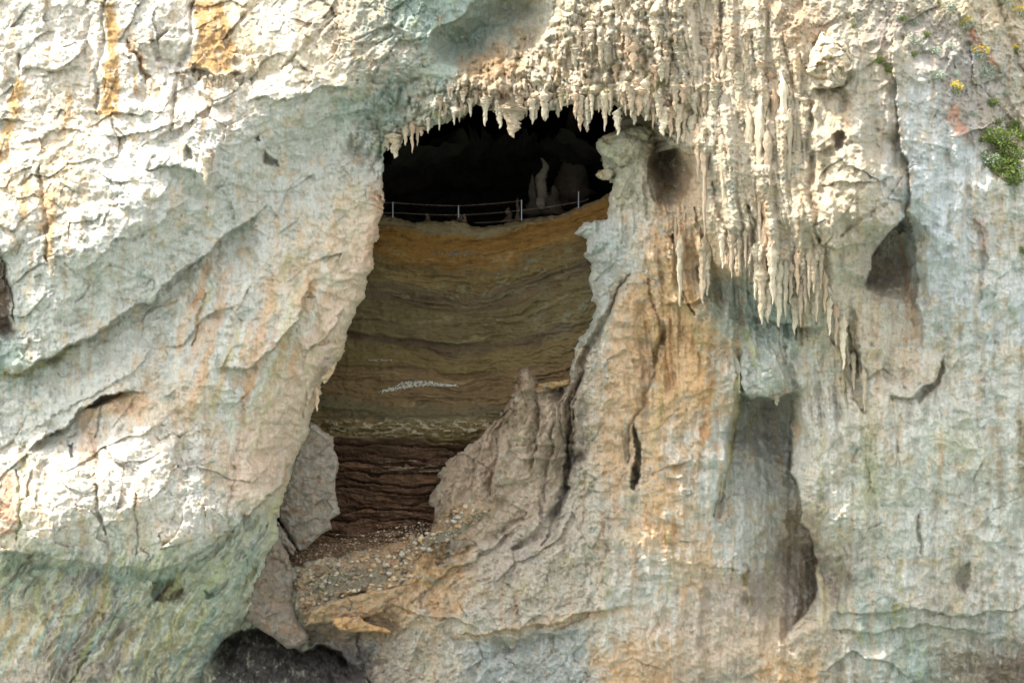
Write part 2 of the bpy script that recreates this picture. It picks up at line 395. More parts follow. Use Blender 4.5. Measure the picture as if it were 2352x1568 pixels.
# ------------------------------------------------------------------ control depths (drawing x, drawing y, metres behind the reference plane)
FAR = [(-600, -600, 8), (1176, -600, 5), (3000, -600, 10), (-600, 1900, 3), (3000, 1900, 0), (-600, 700, 4), (3000, 700, 0)]
LP = [(0, 0, 2.2), (150, 0, 1.8), (300, 0, 1.8), (450, 0, 2.6), (600, 0, 2), (750, 0, 2.4), (900, 0, 3.2), (980, 0, 4), (1050, 0, 6), (1130, 40, 7.5), (1200, 20, 7), (1290, 20, 4),
      (1000, 80, 4.6), (1050, 110, 6.3), (1130, 150, 5.2), (1200, 110, 5.6), (1290, 100, 3.6), (1150, 210, 3.2), (1050, 210, 3.8), (950, 200, 4.2), (900, 280, 5.2), (1000, 260, 4.0), (1300, 200, 2.4), (1400, 100, 1.6),
      (1400, 230, 1.8), (1500, 0, 1.2), (1500, 150, .7), (1500, 270, .8), (1600, 200, 0), (1600, 330, 0), (1750, 100, 0), (1750, 250, -.2),
      (0, 200, 1.4), (150, 250, .6), (300, 200, .7), (450, 200, 1.1), (600, 150, .6), (700, 150, .6), (800, 180, 1.4), (880, 150, 3.2),
      (0, 400, .2), (100, 480, -.9), (200, 560, -1.6), (0, 560, -.9), (320, 470, -1.4), (430, 390, -.9), (250, 380, -.4), (520, 300, -.1), (650, 235, .3), (780, 210, 1.5),
      (0, 860, 1.2), (113, 820, 1.2), (219, 770, 1.3), (342, 700, 1.5), (444, 600, 2.0), (520, 520, 2.6), (640, 420, 3.4), (740, 330, 4.2), (840, 280, 4.6), (100, 700, -.4), (300, 620, -.1),
      (400, 500, .2), (550, 400, 1.4), (700, 300, 2.2),
      (0, 950, 1.3), (150, 900, 1.3), (300, 830, 1.1), (420, 760, 1.2), (520, 680, 1.7), (620, 600, 2.6), (720, 500, 3.7), (810, 420, 5.2), (860, 380, 6),
      (860, 500, 6), (820, 620, 5.2), (740, 650, 3.6), (640, 720, 2.2), (760, 780, 4.6), (690, 850, 3.4), (700, 950, 4.8), (600, 900, 1.9), (520, 820, .9), (420, 900, .4), (300, 950, -.1), (180, 960, .9), (60, 1000, 1.1),
      (640, 1100, 4), (560, 1050, 1.7), (480, 1000, .5), (380, 1020, -.6), (260, 1040, -.7), (120, 1060, -.2), (0, 1100, .2), (0, 1200, -.4), (100, 1200, -1.1), (230, 1180, -1.3), (350, 1170, -1.5), (430, 1220, -1.1), (380, 1270, -1.0), (500, 1150, .1), (580, 1130, 1.6),
      (0, 1290, 1.2), (100, 1290, 1.6), (200, 1310, 2), (340, 1325, 2.2), (450, 1290, 1.7), (540, 1240, 1.8), (610, 1190, 3.2), (600, 1300, 4.6), (500, 1380, 3.8), (350, 1420, 3.2), (150, 1420, 2.4), (0, 1420, 2.2),
      (560, 1400, 5.4), (480, 1470, 5.2), (300, 1568, 3.8), (100, 1568, 2.4), (430, 1568, 5.6), (0, 1650, 2.6), (350, 1700, 4.8)]
CP = [(1300, 300, 9), (1380, 350, 6), (1450, 350, 5), (1540, 400, 6), (1530, 340, 5.5), (1400, 250, 8), (1500, 230, 6.5), (1400, 460, 7.5), (1340, 560, 9.3), (1340, 700, 11), (1300, 850, 8.6), (1200, 860, 8.6), (1250, 1000, 7.2),
      (1440, 640, 5.6), (1400, 720, 6.8), (1440, 900, 5.6), (1400, 1050, 6.2), (1330, 1000, 7.6), (1300, 1100, 8.4), (1150, 1000, 9.2), (1150, 1080, 8), (1020, 1100, 11.4), (1000, 1200, 10.8), (1100, 1165, 8.2), (1130, 1230, 7.6),
      (700, 1310, 9), (830, 1280, 8.8), (950, 1230, 10), (830, 1350, 6.4), (720, 1400, 7.4), (750, 1460, 8.3), (600, 1500, 9.5), (480, 1568, 10), (650, 1568, 8.5), (900, 1450, 6.6), (900, 1400, 5.8), (1000, 1380, 6), (1050, 1280, 6.6), (1200, 1280, 5.6), (1230, 1150, 7.2), (1300, 1230, 5.6),
      (1200, 1440, 4.3), (1200, 1500, 5), (1200, 1568, 4.6), (1000, 1568, 6), (1370, 1400, 3.8), (1370, 1300, 4.6), (1000, 1470, 5.6), (800, 1568, 7.5), (300, 1400, 12), (300, 1568, 12),
      (1480, 560, 3.6), (1480, 450, 3.8), (1560, 560, 2.6), (1600, 480, 1.4), (1650, 400, .3), (1700, 300, 0), (1750, 100, 0), (1750, 250, -.2), (1600, 200, 0), (1600, 330, .2), (1800, 400, -.2), (1900, 300, -.2), (1920, 160, -.9), (1840, 640, -.1), (1760, 640, .1), (1650, 650, 2.9), (1600, 740, 2.8),
      (1760, 760, 2.8), (1770, 830, 2.0), (1760, 900, 2.4), (1760, 930, 8.2), (1790, 1010, 6.8), (1740, 1100, 5.2), (1600, 900, 3), (1520, 900, 4), (1550, 1000, 3.5), (1550, 1200, 2.8), (1660, 1050, 2.6), (1650, 1200, 3.2), (1860, 850, 1.3), (1870, 960, .9), (1900, 1050, .4), (1920, 1200, .3),
      (1830, 1270, 7.6), (1860, 1320, 7.4), (1700, 1300, 2.9), (1780, 1370, 4.6), (1760, 1260, 5.2), (1800, 1180, 5.0), (1700, 1450, 1.9), (1550, 1400, 2.2), (1850, 1450, 1.3), (1930, 760, .5), (2000, 880, .4), (2020, 700, 2.8), (2040, 600, 5.6), (1930, 560, -.5), (1950, 480, -.9), (1990, 400, -.6), (2050, 330, -.2), (1900, 400, .4), (1880, 560, -.2),
      (2090, 450, -.9), (2078, 620, 4.0), (2110, 600, -.4), (2200, 700, -.8), (2300, 900, -.7), (2200, 1100, -.4), (2100, 1200, 0), (2050, 1390, .2), (2050, 1440, 1.1), (2250, 1400, 0), (2300, 1500, -.5), (2150, 1568, .3), (1650, 1568, 1.3), (1400, 1568, 3), (2060, 120, -.2), (2000, 0, 1.2),
      (2150, 60, 1.4), (2220, 40, 2.6), (2352, 0, 5), (2352, 200, 3.5), (2352, 400, 1.6), (2250, 300, .9), (2150, 200, .1), (2352, 620, -.2), (2420, 1000, -1), (1500, 700, 4.6), (1500, 800, 4.8), (1450, 1200, 4.4), (1450, 1350, 3.2)]

xs = np.concatenate([np.arange(-520, -40, 14), np.arange(-40, 2394, 2.), np.arange(2400, 2900, 14)])
ys = np.concatenate([np.arange(-420, -40, 14), np.arange(-40, 1600, 2.), np.arange(1606, 1720, 10)])

# ------------------------------------------------------------------ right-hand cliff, running down under the cave
EV = [(1640, 262), (1560, 262), (1500, 268), (1476, 284), (1440, 292), (1400, 300), (1374, 315), (1367, 335), (1370, 352), (1388, 366), (1392, 380), (1374, 390), (1368, 400), (1386, 412),
      (1400, 428), (1392, 446), (1400, 470), (1396, 500), (1350, 512), (1326, 526), (1318, 540), (1342, 552), (1352, 600), (1354, 660), (1366, 700), (1354, 745), (1330, 775),
      (1320, 800), (1312, 832), (1300, 858), (1288, 882), (1258, 890), (1240, 884), (1234, 862), (1216, 846), (1192, 850), (1180, 875), (1172, 918), (1142, 955), (1110, 1000), (1062, 1030), (1014, 1070),
      (1006, 1110), (986, 1150), (1002, 1190), (982, 1214), (900, 1240), (834, 1262), (760, 1278), (673, 1300), (640, 1305), (350, 1300)]
C = Sheet(xs, ys, 300)
C.D = rbf(CP + FAR, C.X, C.Y) + 7.5 * np.clip((C.Y - 420) / 1170., 0, 1.1) * (sstep(1300, 1700, C.X) * .5 + .5 * sstep(960, 1280, C.X)) - 2.0 * sstep(1560, 1700, C.X) * sstep(2100, 1950, C.X) * sstep(860, 640, C.Y) * sstep(120, 420, C.Y); C.C = paint(C, 310)
rough(C, 330, 1.0, True)
EC = [(x, y) for x, y in EV]
d, _, _ = pdist(EC, C.WX, C.WY)
R = 20.
C.D += 1.3 * (1 - np.sqrt(1 - (1 - np.clip(d / R, 0, 1)) ** 2)) * sstep(1650, 1560, C.X)
polyC = EV + [(350, 2000), (3200, 2000), (3200, -900), (1650, -900)]
maskC = inpoly(polyC, C.WX + 5 * fbm(C.X / 16, C.Y / 20, 2, 390), C.WY + 5 * fbm(C.X / 16, C.Y / 20, 2, 391))
for a in [  # stepped edges: points, height, reach
    ([(1500, 285), (1540, 330), (1590, 352), (1640, 350)], .8, 60),
    ([(1480, 560), (1500, 640), (1540, 700), (1600, 690), (1640, 640)], .9, 70),
    ([(1660, 600), (1700, 630), (1735, 650), (1752, 730), (1790, 742), (1850, 752), (1900, 748)], 1.7, 120, 3, 2.2, 80),
    ([(1640, 480), (1660, 600), (1700, 640)], .5, 50),
    ([(1900, 760), (1940, 860), (1975, 940), (2010, 960)], -.8, 60),
    ([(1690, 905), (1730, 914), (1780, 912), (1825, 900)], 2.4, 90, 3, 3.6, 90),
    ([(1870, 185), (1900, 205), (1935, 195), (1958, 150)], 1.1, 70),
    ([(1850, 350), (1900, 340), (1960, 380), (2000, 400), (2040, 420)], .5, 40),
    ([(1860, 560), (1920, 570), (1990, 560), (2040, 520), (2085, 490)], 1.0, 70),
    ([(1032, 1462), (1100, 1452), (1189, 1444), (1290, 1424), (1380, 1400), (1450, 1396)], .9, 46),
    ([(890, 1384), (960, 1410), (1040, 1424), (1110, 1440)], .5, 40),
    ([(1900, 1400), (1990, 1408), (2100, 1396), (2220, 1412), (2352, 1390), (2420, 1390)], .55, 60),
    ([(1570, 1294), (1640, 1296), (1720, 1310)], .25, 40),
    ([(2040, 905), (2090, 912), (2150, 860), (2170, 815)], .6, 40, 3, .9, 30),
    ([(470, 1540), (500, 1480), (540, 1448), (600, 1440), (650, 1470), (690, 1494), (730, 1480), (790, 1500), (850, 1560)], .3, 60, 3, 7, 80),
    ([(1860, 196), (1900, 206), (1940, 198)], .4, 40, 3, 1.4, 30),
    ([(1180, 1046), (1290, 1050), (1345, 1044)], .6, 16),
    ([(1880, 1540), (1960, 1500), (2050, 1520), (2110, 1568)], .7, 60),
    ([(1984, 664), (2006, 586), (2046, 526), (2092, 484)], 2.0, 90, 3, 5, 60), ([(1880, 430), (1940, 410), (2000, 420), (2060, 400)], .6, 40),
    ([(2050, 66), (2060, 200), (2070, 330), (2092, 400), (2086, 470), (2100, 560), (2112, 680), (2130, 820)], 1.1, 80, 3, .8, 40),
    ([(1815, 905), (1816, 1000), (1826, 1100), (1850, 1200), (1882, 1290), (1878, 1370), (1836, 1430), (1800, 1470)], 2.0, 80, 3, 4.5, 60),
    ([(1640, 1200), (1664, 1100), (1682, 1000), (1700, 905), (1694, 800)], 1.2, 60, 3, 2.2, 40),
    ([(1446, 620), (1400, 730), (1350, 840), (1316, 930), (1304, 1040), (1320, 1140)], 1.0, 60, 3, 1.8, 30), ([(1386, 700), (1340, 790), (1300, 880), (1290, 960), (1300, 1060)], .8, 30),
    ([(1180, 850), (1170, 930), (1150, 1010), (1130, 1100), (1136, 1160)], 1.2, 40, 3, .9, 24), ([(1240, 900), (1236, 1000), (1216, 1100)], .8, 26, 3, .7, 16), ([(1280, 930), (1270, 1040), (1250, 1120)], .7, 20, 3, .6, 16), ([(1060, 1040), (1040, 1110), (1010, 1190)], .7, 26, 3, .6, 16), ([(1110, 1000), (1096, 1080), (1080, 1150)], .8, 22, 3, .7, 16),
    ([(1520, 560), (1560, 650), (1600, 760), (1620, 860)], .8, 50), ([(1440, 1060), (1410, 1180), (1390, 1300), (1386, 1400)], .7, 60), ([(1350, 1080), (1340, 1200), (1290, 1330)], .6, 46), ([(1200, 1200), (1120, 1270), (1000, 1330), (930, 1400)], -.7, 60),
    ([(1270, 1250), (1220, 1330), (1180, 1400), (1160, 1440)], .7, 50), ([(1800, 770), (1830, 860), (1822, 905)], .7, 40), ([(2040, 860), (2070, 960), (2060, 1100)], .4, 80), ([(1990, 950), (1996, 1080), (1990, 1240)], .4, 50),
    ([(2240, 480), (2270, 600), (2250, 700)], .4, 50), ([(2190, 60), (2240, 160), (2300, 260), (2352, 380)], -.9, 60), ([(2280, 0), (2310, 100), (2360, 190)], -.8, 50), ([(1880, 1440), (1980, 1450), (2120, 1436), (2300, 1452)], .5, 40),
]: C.lip(*a)
for a in [
    ([(1908, 345), (1912, 312), (1924, 300), (1936, 306), (1940, 326), (1934, 342), (1920, 352)], 1.7, 16),
    ([(1600, 620), (1640, 606), (1690, 632), (1735, 660), (1750, 740), (1700, 742), (1640, 700), (1610, 670)], .9, 22),
    ([(2197, 1300), (2226, 1290), (2232, 1330), (2214, 1362), (2198, 1340)], .8, 12),
    ([(2092, 915), (2130, 880), (2168, 820), (2170, 845), (2140, 900), (2110, 930)], .7, 10),
    ([(1449, 1120), (1456, 1040), (1462, 970), (1472, 1000), (1474, 1090), (1464, 1130)], 1.6, 8),
    ([(1505, 850), (1500, 800), (1512, 740), (1525, 780), (1524, 830)], 1.0, 10),
    ([(1944, 760), (1956, 745), (1972, 820), (1968, 880), (1950, 850)], .8, 10),
    ([(1290, 1080), (1300, 1020), (1312, 920), (1322, 930), (1326, 1010), (1340, 1060), (1312, 1070)], 1.3, 14),
    ([(1500, 320), (1560, 335), (1590, 400), (1570, 450), (1520, 480), (1490, 440), (1486, 370)], 3.2, 40),
    ([(1258, 896), (1286, 880), (1292, 900), (1280, 930), (1262, 925)], 1.2, 12),
    ([(1035, 1462), (1100, 1470), (1090, 1500), (1040, 1490)], .7, 20), ([(1120, 1465), (1230, 1462), (1330, 1440), (1330, 1470), (1200, 1500), (1130, 1500)], .8, 24),
]: C.recess(*a)
for a in [
    ([(1500, 330), (1550, 350), (1586, 400)], 1.2, 20),
    ([(1440, 630), (1400, 720), (1352, 800), (1330, 880), (1318, 960)], .7, 9), ([(1310, 900), (1300, 1000), (1300, 1100), (1270, 1200), (1240, 1250)], .6, 8),
    ([(1490, 640), (1520, 760), (1500, 860), (1450, 980), (1440, 1060)], .45, 6), ([(1550, 540), (1560, 640), (1590, 720)], .9, 6),
    ([(2150, 900), (2160, 960)], .2, 5),
    ([(1590, 480), (1620, 560), (1625, 640)], .7, 6), ([(1640, 420), (1660, 520), (1690, 600)], .6, 6), ([(1720, 470), (1735, 560), (1740, 640)], .8, 7),
    ([(1865, 240), (1860, 330), (1862, 420), (1880, 560)], .9, 12), ([(2104, 1180), (2112, 1240), (2118, 1280)], .6, 5), ([(1700, 920), (1680, 1000), (1660, 1090), (1640, 1180)], .6, 8),
    ([(1180, 1260), (1260, 1200), (1300, 1120)], .9, 14), ([(1000, 1290), (1080, 1260), (1140, 1230), (1200, 1190)], .6, 12), ([(1170, 1340), (1190, 1400), (1200, 1440)], .4, 8), ([(960, 1420), (1020, 1380), (1120, 1330)], .3, 10), ([(820, 1450), (830, 1500), (850, 1568)], .6, 7),
    ([(2200, 40), (2240, 120), (2300, 200), (2352, 330)], .4, 12), ([(2290, 0), (2310, 80), (2352, 160)], .4, 10),
    ([(1716, 1290), (1720, 1340), (1722, 1400)], -.5, 7), ([(1930, 540), (1990, 500), (2040, 470)], .5, 7),
]: C.crack(*a)
for a in [
    (1925, 140, 50, 72, 1.1, 10, .6, .3), (1900, 188, 16, 28, .8), (1985, 400, 90, 60, 1.3, 20), (1950, 330, 80, 70, .9), (2000, 480, 76, 60, 1.3, 30), (2066, 440, 36, 60, 1.2), (1900, 500, 50, 60, .9),
    (1520, 420, 30, 46, 1.2), (1560, 380, 26, 50, 1.0, 10), (1440, 330, 60, 36, 1.4, 8), (1385, 400, 22, 14, 1.2), (1420, 440, 34, 44, .8),
    (1770, 830, 70, 85, .9, 0, .7), (1712, 830, 18, 70, .5, 8), (1845, 900, 36, 90, .6), (1860, 1120, 34, 90, .9, -8), (1210, 880, 26, 40, 1.2), (1262, 888, 40, 9, 1.2, -10), (1208, 960, 30, 90, .7), (1270, 980, 22, 80, .6),
    (1420, 860, 55, 220, .8, 5), (1320, 760, 26, 120, .7, 20), (1316, 1030, 34, 14, 1.2), (1560, 1250, 120, 100, .5), (830, 1350, 130, 16, .7, -12), (810, 1392, 110, 18, .8, -6), (780, 1440, 90, 26, .9, 6),
    (1090, 1180, 50, 22, .8, -20), (1640, 980, 40, 130, .5, 12), (1960, 1180, 60, 200, .4, 0), (2060, 140, 20, 60, .5), (2200, 1040, 90, 120, .4), (1400, 560, 40, 60, .9, 25), (1365, 560, 36, 18, .9, -30),
]: C.blob(*a)
# stains of the right-hand cliff, and shade painted into its hollows
OR, BF, TEAL, YG, BR, DK, PK, BL, MO, WH = (196, 140, 74), (206, 160, 112), (132, 158, 146), (190, 188, 122), (120, 98, 74), (74, 62, 52), (206, 180, 158), (176, 190, 196), (106, 110, 48), (226, 220, 206)
for a in [
    ([(1400, 700), (1490, 640), (1500, 760), (1480, 900), (1440, 1050), (1400, 1150), (1360, 1050), (1376, 860)], (208, 162, 108), .6, 26),
    ([(1320, 530), (1400, 500), (1470, 560), (1490, 650), (1440, 640), (1370, 720), (1350, 640), (1340, 560)], (184, 192, 186), .6, 26),
    ([(1370, 300), (1480, 290), (1470, 400), (1500, 480), (1400, 470), (1380, 380)], (178, 176, 148), .6, 12),
    ([(1496, 310), (1560, 330), (1596, 400), (1580, 460), (1530, 500), (1494, 450), (1484, 370)], (134, 116, 90), .75, 14),  # shade of the deep recess, painted darker
    ([(1300, 900), (1340, 860), (1352, 1000), (1330, 1100), (1296, 1080)], (122, 116, 110), .6, 12),
    ([(1160, 1180), (1290, 1100), (1300, 1250), (1180, 1340), (1060, 1350)], (178, 160, 144), .5, 30),
    ([(1000, 1080), (1140, 960), (1160, 1160), (1000, 1200)], (160, 138, 114), .7, 16),
    ([(1000, 1200), (1010, 1070), (1170, 920), (1186, 846), (1300, 856), (1344, 900), (1330, 1060), (1250, 1190), (1100, 1260)], (178, 152, 122), .65, 20),
    ([(680, 1300), (834, 1258), (974, 1215), (1052, 1157), (1134, 1165), (1087, 1212), (960, 1280), (943, 1328), (892, 1362), (745, 1376), (700, 1437), (676, 1341)], (178, 144, 102), .8, 10),
    ([(1030, 1212), (1120, 1178), (1060, 1225), (960, 1262), (950, 1240)], (112, 124, 108), .8, 8), ([(700, 1330), (830, 1300), (940, 1310), (870, 1345), (720, 1370)], (118, 122, 104), .7, 8),
    ([(690, 1440), (700, 1400), (900, 1380), (930, 1450), (850, 1470), (750, 1470)], (150, 126, 96), .8, 10),
    ([(470, 1600), (520, 1460), (620, 1430), (700, 1490), (860, 1480), (850, 1600)], (98, 92, 88), .95, 16),  # lower cave darkened in the colour to stand for its shade
    ([(1230, 1456), (1330, 1434), (1370, 1560), (1240, 1600), (1080, 1600), (1060, 1480)], (166, 180, 178), .5, 20),  # teal shadow of the undercut, put into the colour
    ([(1032, 1454), (1189, 1436), (1370, 1398), (1450, 1392), (1450, 1412), (1330, 1430), (1189, 1456), (1040, 1470)], (212, 182, 142), .8, 6),
    ([(1430, 1390), (1520, 1380), (1900, 1420), (1840, 1500), (1560, 1568), (1440, 1560)], (206, 180, 150), .7, 24),
    ([(1600, 620), (1740, 650), (1830, 760), (1810, 900), (1700, 900), (1690, 780), (1600, 720)], (158, 172, 160), .6, 18),  # grey-green block, with the teal shade of the recess painted in
    ([(1690, 912), (1815, 912), (1830, 1150), (1690, 1130), (1660, 1100)], (168, 166, 160), .5, 16),
    ([(1870, 300), (1990, 330), (2010, 500), (1880, 540), (1860, 400)], (196, 180, 152), .7, 20),
    ([(1990, 560), (2090, 500), (2095, 660), (1980, 680)], (176, 156, 136), .55, 18),
    ([(1590, 1320), (1860, 1300), (1840, 1400), (1600, 1420)], (176, 158, 140), .6, 20),
    ([(2020, 0), (2200, 40), (2290, 220), (2330, 420), (2200, 300), (2100, 120), (1980, 110)], (164, 152, 142), .6, 24),
    ([(1880, 1400), (2352, 1390), (2352, 1460), (1900, 1440)], (150, 166, 154), .4, 16, 1, .9), ([(2080, 1440), (2352, 1420), (2352, 1500), (2060, 1480)], (156, 168, 156), .4, 16, 2, 1.),
    ([(2160, 1500), (2400, 1440), (2400, 1600), (2120, 1600)], (120, 108, 84), .6, 16, 3, 1.1),
    ([(1370, 0), (1480, 0), (1500, 120), (1400, 140)], (178, 142, 102), .5, 20, 4), ([(1560, 330), (1600, 340), (1640, 620), (1560, 640), (1540, 480)], (206, 166, 120), .5, 14),
    ([(1740, 0), (1880, 0), (1900, 90), (1800, 120)], (194, 152, 110), .5, 18),
    ([(1470, 170), (1500, 165), (1530, 190), (1525, 235), (1500, 225)], MO, .9, 5),
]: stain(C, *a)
for a in [
    ([(1640, 830), (1620, 980), (1596, 1120)], 8, OR, .75), ([(1500, 740), (1520, 900), (1500, 1060)], 10, (206, 176, 116), .6), ([(1705, 740), (1730, 820), (1735, 905)], 10, YG, .6),
    ([(1694, 820), (1690, 960), (1668, 1080), (1644, 1180)], 8, (200, 190, 130), .7), ([(1880, 1300), (1895, 1360), (1890, 1440)], 9, (212, 196, 150), .7), ([(1994, 900), (2000, 1060), (1996, 1190)], 20, (172, 166, 112), .6),
    ([(1717, 1294), (1720, 1400)], 6, (140, 122, 70), .9), ([(2054, 1380), (2056, 1450)], 6, (170, 156, 80), .8), ([(2345, 940), (2350, 1060), (2340, 1160)], 12, (150, 134, 92), .8),
    ([(2066, 520), (2080, 700), (2090, 780)], 7, (204, 160, 124), .6), ([(2250, 500), (2262, 600)], 14, (168, 130, 100), .6), ([(2230, 60), (2290, 160)], 9, (206, 128, 84), .7), ([(2180, 250), (2220, 320)], 12, (210, 140, 100), .7),
    ([(1955, 690), (1968, 800), (1990, 900)], 8, (86, 74, 50), .7), ([(1300, 980), (1312, 1060), (1290, 1160), (1270, 1230)], 7, (60, 54, 50), .8), ([(1250, 1110), (1240, 1200)], 5, (66, 58, 54), .7),
    ([(1440, 990), (1430, 1060)], 6, (120, 96, 70), .7), ([(1460, 1060), (1470, 1130)], 5, (50, 44, 38), .8), ([(1720, 640), (1730, 560)], 6, (150, 130, 92), .6),
    ([(1600, 560), (1640, 690)], 5, (206, 172, 110), .6), ([(1545, 640), (1600, 760), (1620, 860)], 6, (196, 176, 120), .6), ([(1742, 440), (1760, 560)], 12, (196, 150, 100), .55), ([(2150, 420), (2160, 560), (2170, 700)], 20, (206, 214, 216), .5),
    ([(1500, 560), (1530, 700)], 7, (150, 116, 78), .6), ([(1690, 1290), (1640, 1200)], 6, (200, 200, 190), .5),
]: streak(C, *a)
for i_ in range(90):
    x_ = rng.uniform(1380, 2340); y_ = rng.uniform(620, 1400); l_ = rng.uniform(50, 240)
    streak(C, [(x_, y_), (x_ + 4, y_ + l_ * .5), (x_ + l_ * .04, y_ + l_)], rng.uniform(2.5, 8), [(208, 164, 116), (222, 222, 212), (184, 176, 130), (150, 128, 104), (206, 182, 150)][i_ % 5], rng.uniform(.3, .65), i_)

# ------------------------------------------------------------------ left-hand cliff with the vault and the fringe over the cave mouth
EL = [(1660, 352), (1640, 356), (1600, 348), (1570, 334), (1540, 306), (1512, 288), (1495, 278), (1478, 272), (1440, 256), (1412, 238), (1390, 250), (1360, 262), (1334, 256), (1312, 240), (1288, 240), (1262, 254), (1228, 252),
      (1205, 268), (1182, 280), (1160, 268), (1130, 252), (1105, 246), (1076, 248), (1058, 264), (1024, 280), (998, 290), (972, 302), (950, 312), (924, 322), (900, 332), (886, 350), (880, 378),
      (885, 440), (876, 490), (862, 590), (846, 650), (824, 705), (806, 750), (796, 790), (786, 822), (770, 838), (758, 866), (745, 880), (735, 912), (716, 945), (712, 980), (694, 1030), (668, 1092), (648, 1150), (640, 1210), (624, 1290), (606, 1365), (604, 1392),
      (590, 1420), (556, 1438), (520, 1464), (486, 1510), (458, 1568), (430, 1640), (400, 1760)]
L = Sheet(xs, ys, 500)
L.D = rbf([(x_, y_, d_ * 1.35 if x_ < 760 and y_ > 180 else d_) for x_, y_, d_ in LP] + FAR, L.X, L.Y) + 3.2 * np.clip(1 - L.Y / 480., 0, 1.5) * sstep(1000, 700, L.X) + 1.2 * np.clip((1150 - L.Y) / 200., 0, 1) * sstep(900, 1000, L.Y) * sstep(640, 480, L.X); L.C = paint(L, 510)
rough(L, 530)
d, _, _ = pdist(EL, L.WX, L.WY)
R = 12 + 46 * sstep(420, 700, L.Y)
L.D += (.7 + 1.9 * sstep(420, 700, L.Y)) * (1 - np.sqrt(1 - (1 - np.clip(d / R, 0, 1)) ** 2))
maskL = inpoly([(1660, -900)] + EL + [(400, 2200), (-900, 2200), (-900, -900)], L.WX, L.WY)
for a in [
    ([(-40, 856), (62, 853), (113, 816), (164, 790), (219, 763), (273, 722), (342, 694), (376, 653), (444, 600), (490, 568), (540, 520), (620, 470)], 1.7, 90, 3, 1.0, 60),
    ([(60, 1040), (116, 996), (178, 945), (236, 905), (287, 896), (330, 905)], 1.2, 70, 3, .8, 40),
    ([(500, 850), (547, 846), (591, 831), (639, 783), (684, 735), (701, 688), (720, 640)], 1.2, 90, 3, .7, 50), ([(690, 810), (730, 790), (770, 745), (790, 700)], .9, 40), ([(360, 800), (420, 790), (480, 720), (540, 700)], .5, 50), ([(180, 640), (260, 560), (360, 520), (440, 440)], .5, 60), ([(60, 1000), (160, 930), (300, 860), (360, 790)], .4, 50),
    ([(-40, 1270), (40, 1268), (85, 1263), (171, 1290), (273, 1296), (342, 1312), (410, 1294), (478, 1253), (533, 1215), (598, 1154), (642, 1113), (662, 1068), (684, 1034)], 2.2, 110, 3, 1.4, 70),
    ([(330, 388), (372, 380), (412, 384), (450, 398), (478, 402), (510, 392)], .8, 60), ([(570, 230), (610, 222), (670, 228), (740, 200), (830, 206)], .9, 60), ([(220, 300), (270, 312), (350, 300), (420, 270)], .5, 40),
    ([(400, 170), (455, 160), (520, 175), (560, 160)], .7, 24), ([(190, 150), (120, 160), (40, 160)], -.4, 30), ([(40, 330), (120, 300), (200, 300)], .4, 30),
    ([(979, 112), (985, 84), (1000, 68), (1047, 38), (1090, 2), (1110, -30)], 1.0, 40),
    ([(370, 1360), (430, 1340), (520, 1330)], .5, 30), ([(90, 1420), (220, 1400), (330, 1420), (420, 1400)], .4, 30), ([(200, 1230), (270, 1190), (330, 1190)], .4, 40),
    ([(330, 330), (400, 300), (470, 250), (540, 210)], .6, 60), ([(690, 300), (780, 260), (860, 250)], .5, 40), ([(0, 560), (10, 640), (40, 760)], -.8, 40),
]: L.lip(*a)
for a in [
    ([(-40, 590), (8, 590), (22, 660), (40, 760), (20, 790), (-40, 760)], 1.6, 20), ([(180, 940), (236, 906), (287, 899), (270, 912), (226, 935)], 1.6, 8), ([(156, 1010), (168, 1014), (172, 1060), (160, 1050)], .9, 6), ([(345, 1334), (415, 1330), (415, 1370), (380, 1384), (345, 1374)], 1.0, 12), ([(470, 1355), (500, 1356), (496, 1374), (474, 1372)], .8, 8),
    ([(1083, 5), (1047, 40), (1000, 70), (984, 90), (981, 108), (1010, 140), (1080, 170), (1150, 120), (1230, 110), (1280, 70), (1285, 0), (1285, -60), (1110, -60)], 3.0, 90, .8),
    ([(290, 80), (330, 150), (350, 175), (340, 190), (300, 130)], .8, 8), ([(345, 92), (365, 90), (372, 140), (356, 142)], .6, 6), ([(605, 345), (640, 370), (640, 385), (600, 372)], 1.0, 8), ([(580, 318), (592, 314), (596, 330), (584, 332)], .7, 5),
    ([(440, 164), (452, 150), (470, 160), (500, 172), (490, 186), (450, 186)], .8, 8), ([(424, 330), (440, 336), (444, 372), (420, 370)], .7, 7),
]: L.recess(*a)
for a in [
    ([(240, 0), (236, 90), (220, 190), (222, 265)], .5, 7), ([(448, 0), (440, 90), (424, 140), (400, 200), (396, 300)], .7, 9), ([(770, 40), (720, 90), (650, 160)], .4, 6), ([(735, 0), (770, 45)], .5, 5), ([(230, 935), (224, 980), (214, 1010)], .4, 5),
    ([(212, 1110), (230, 1180), (240, 1230)], .6, 6), ([(313, 1130), (316, 1200), (314, 1270)], .4, 4), ([(320, 740), (350, 700), (400, 690)], .3, 5), ([(150, 600), (200, 660), (180, 700)], .3, 4), ([(520, 700), (560, 740), (600, 730)], .2, 4), ([(470, 670), (455, 760), (440, 800)], .4, 6),
    ([(560, 1280), (590, 1240), (620, 1200)], .5, 6), ([(400, 1330), (340, 1390), (290, 1440), (200, 1500), (160, 1568)], .5, 7), ([(620, 1300), (590, 1380)], .5, 5), ([(90, 380), (100, 470), (110, 600)], .6, 8), ([(40, 120), (44, 160)], .8, 8),
    ([(900, 60), (960, 110), (980, 160)], .4, 8), ([(870, 240), (900, 200), (960, 180)], .5, 8), ([(40, 1080), (46, 1160), (40, 1240)], .5, 6), ([(700, 900), (690, 960)], .4, 5), ([(560, 930), (540, 1060), (520, 1200)], .3, 6),
]: L.crack(*a)
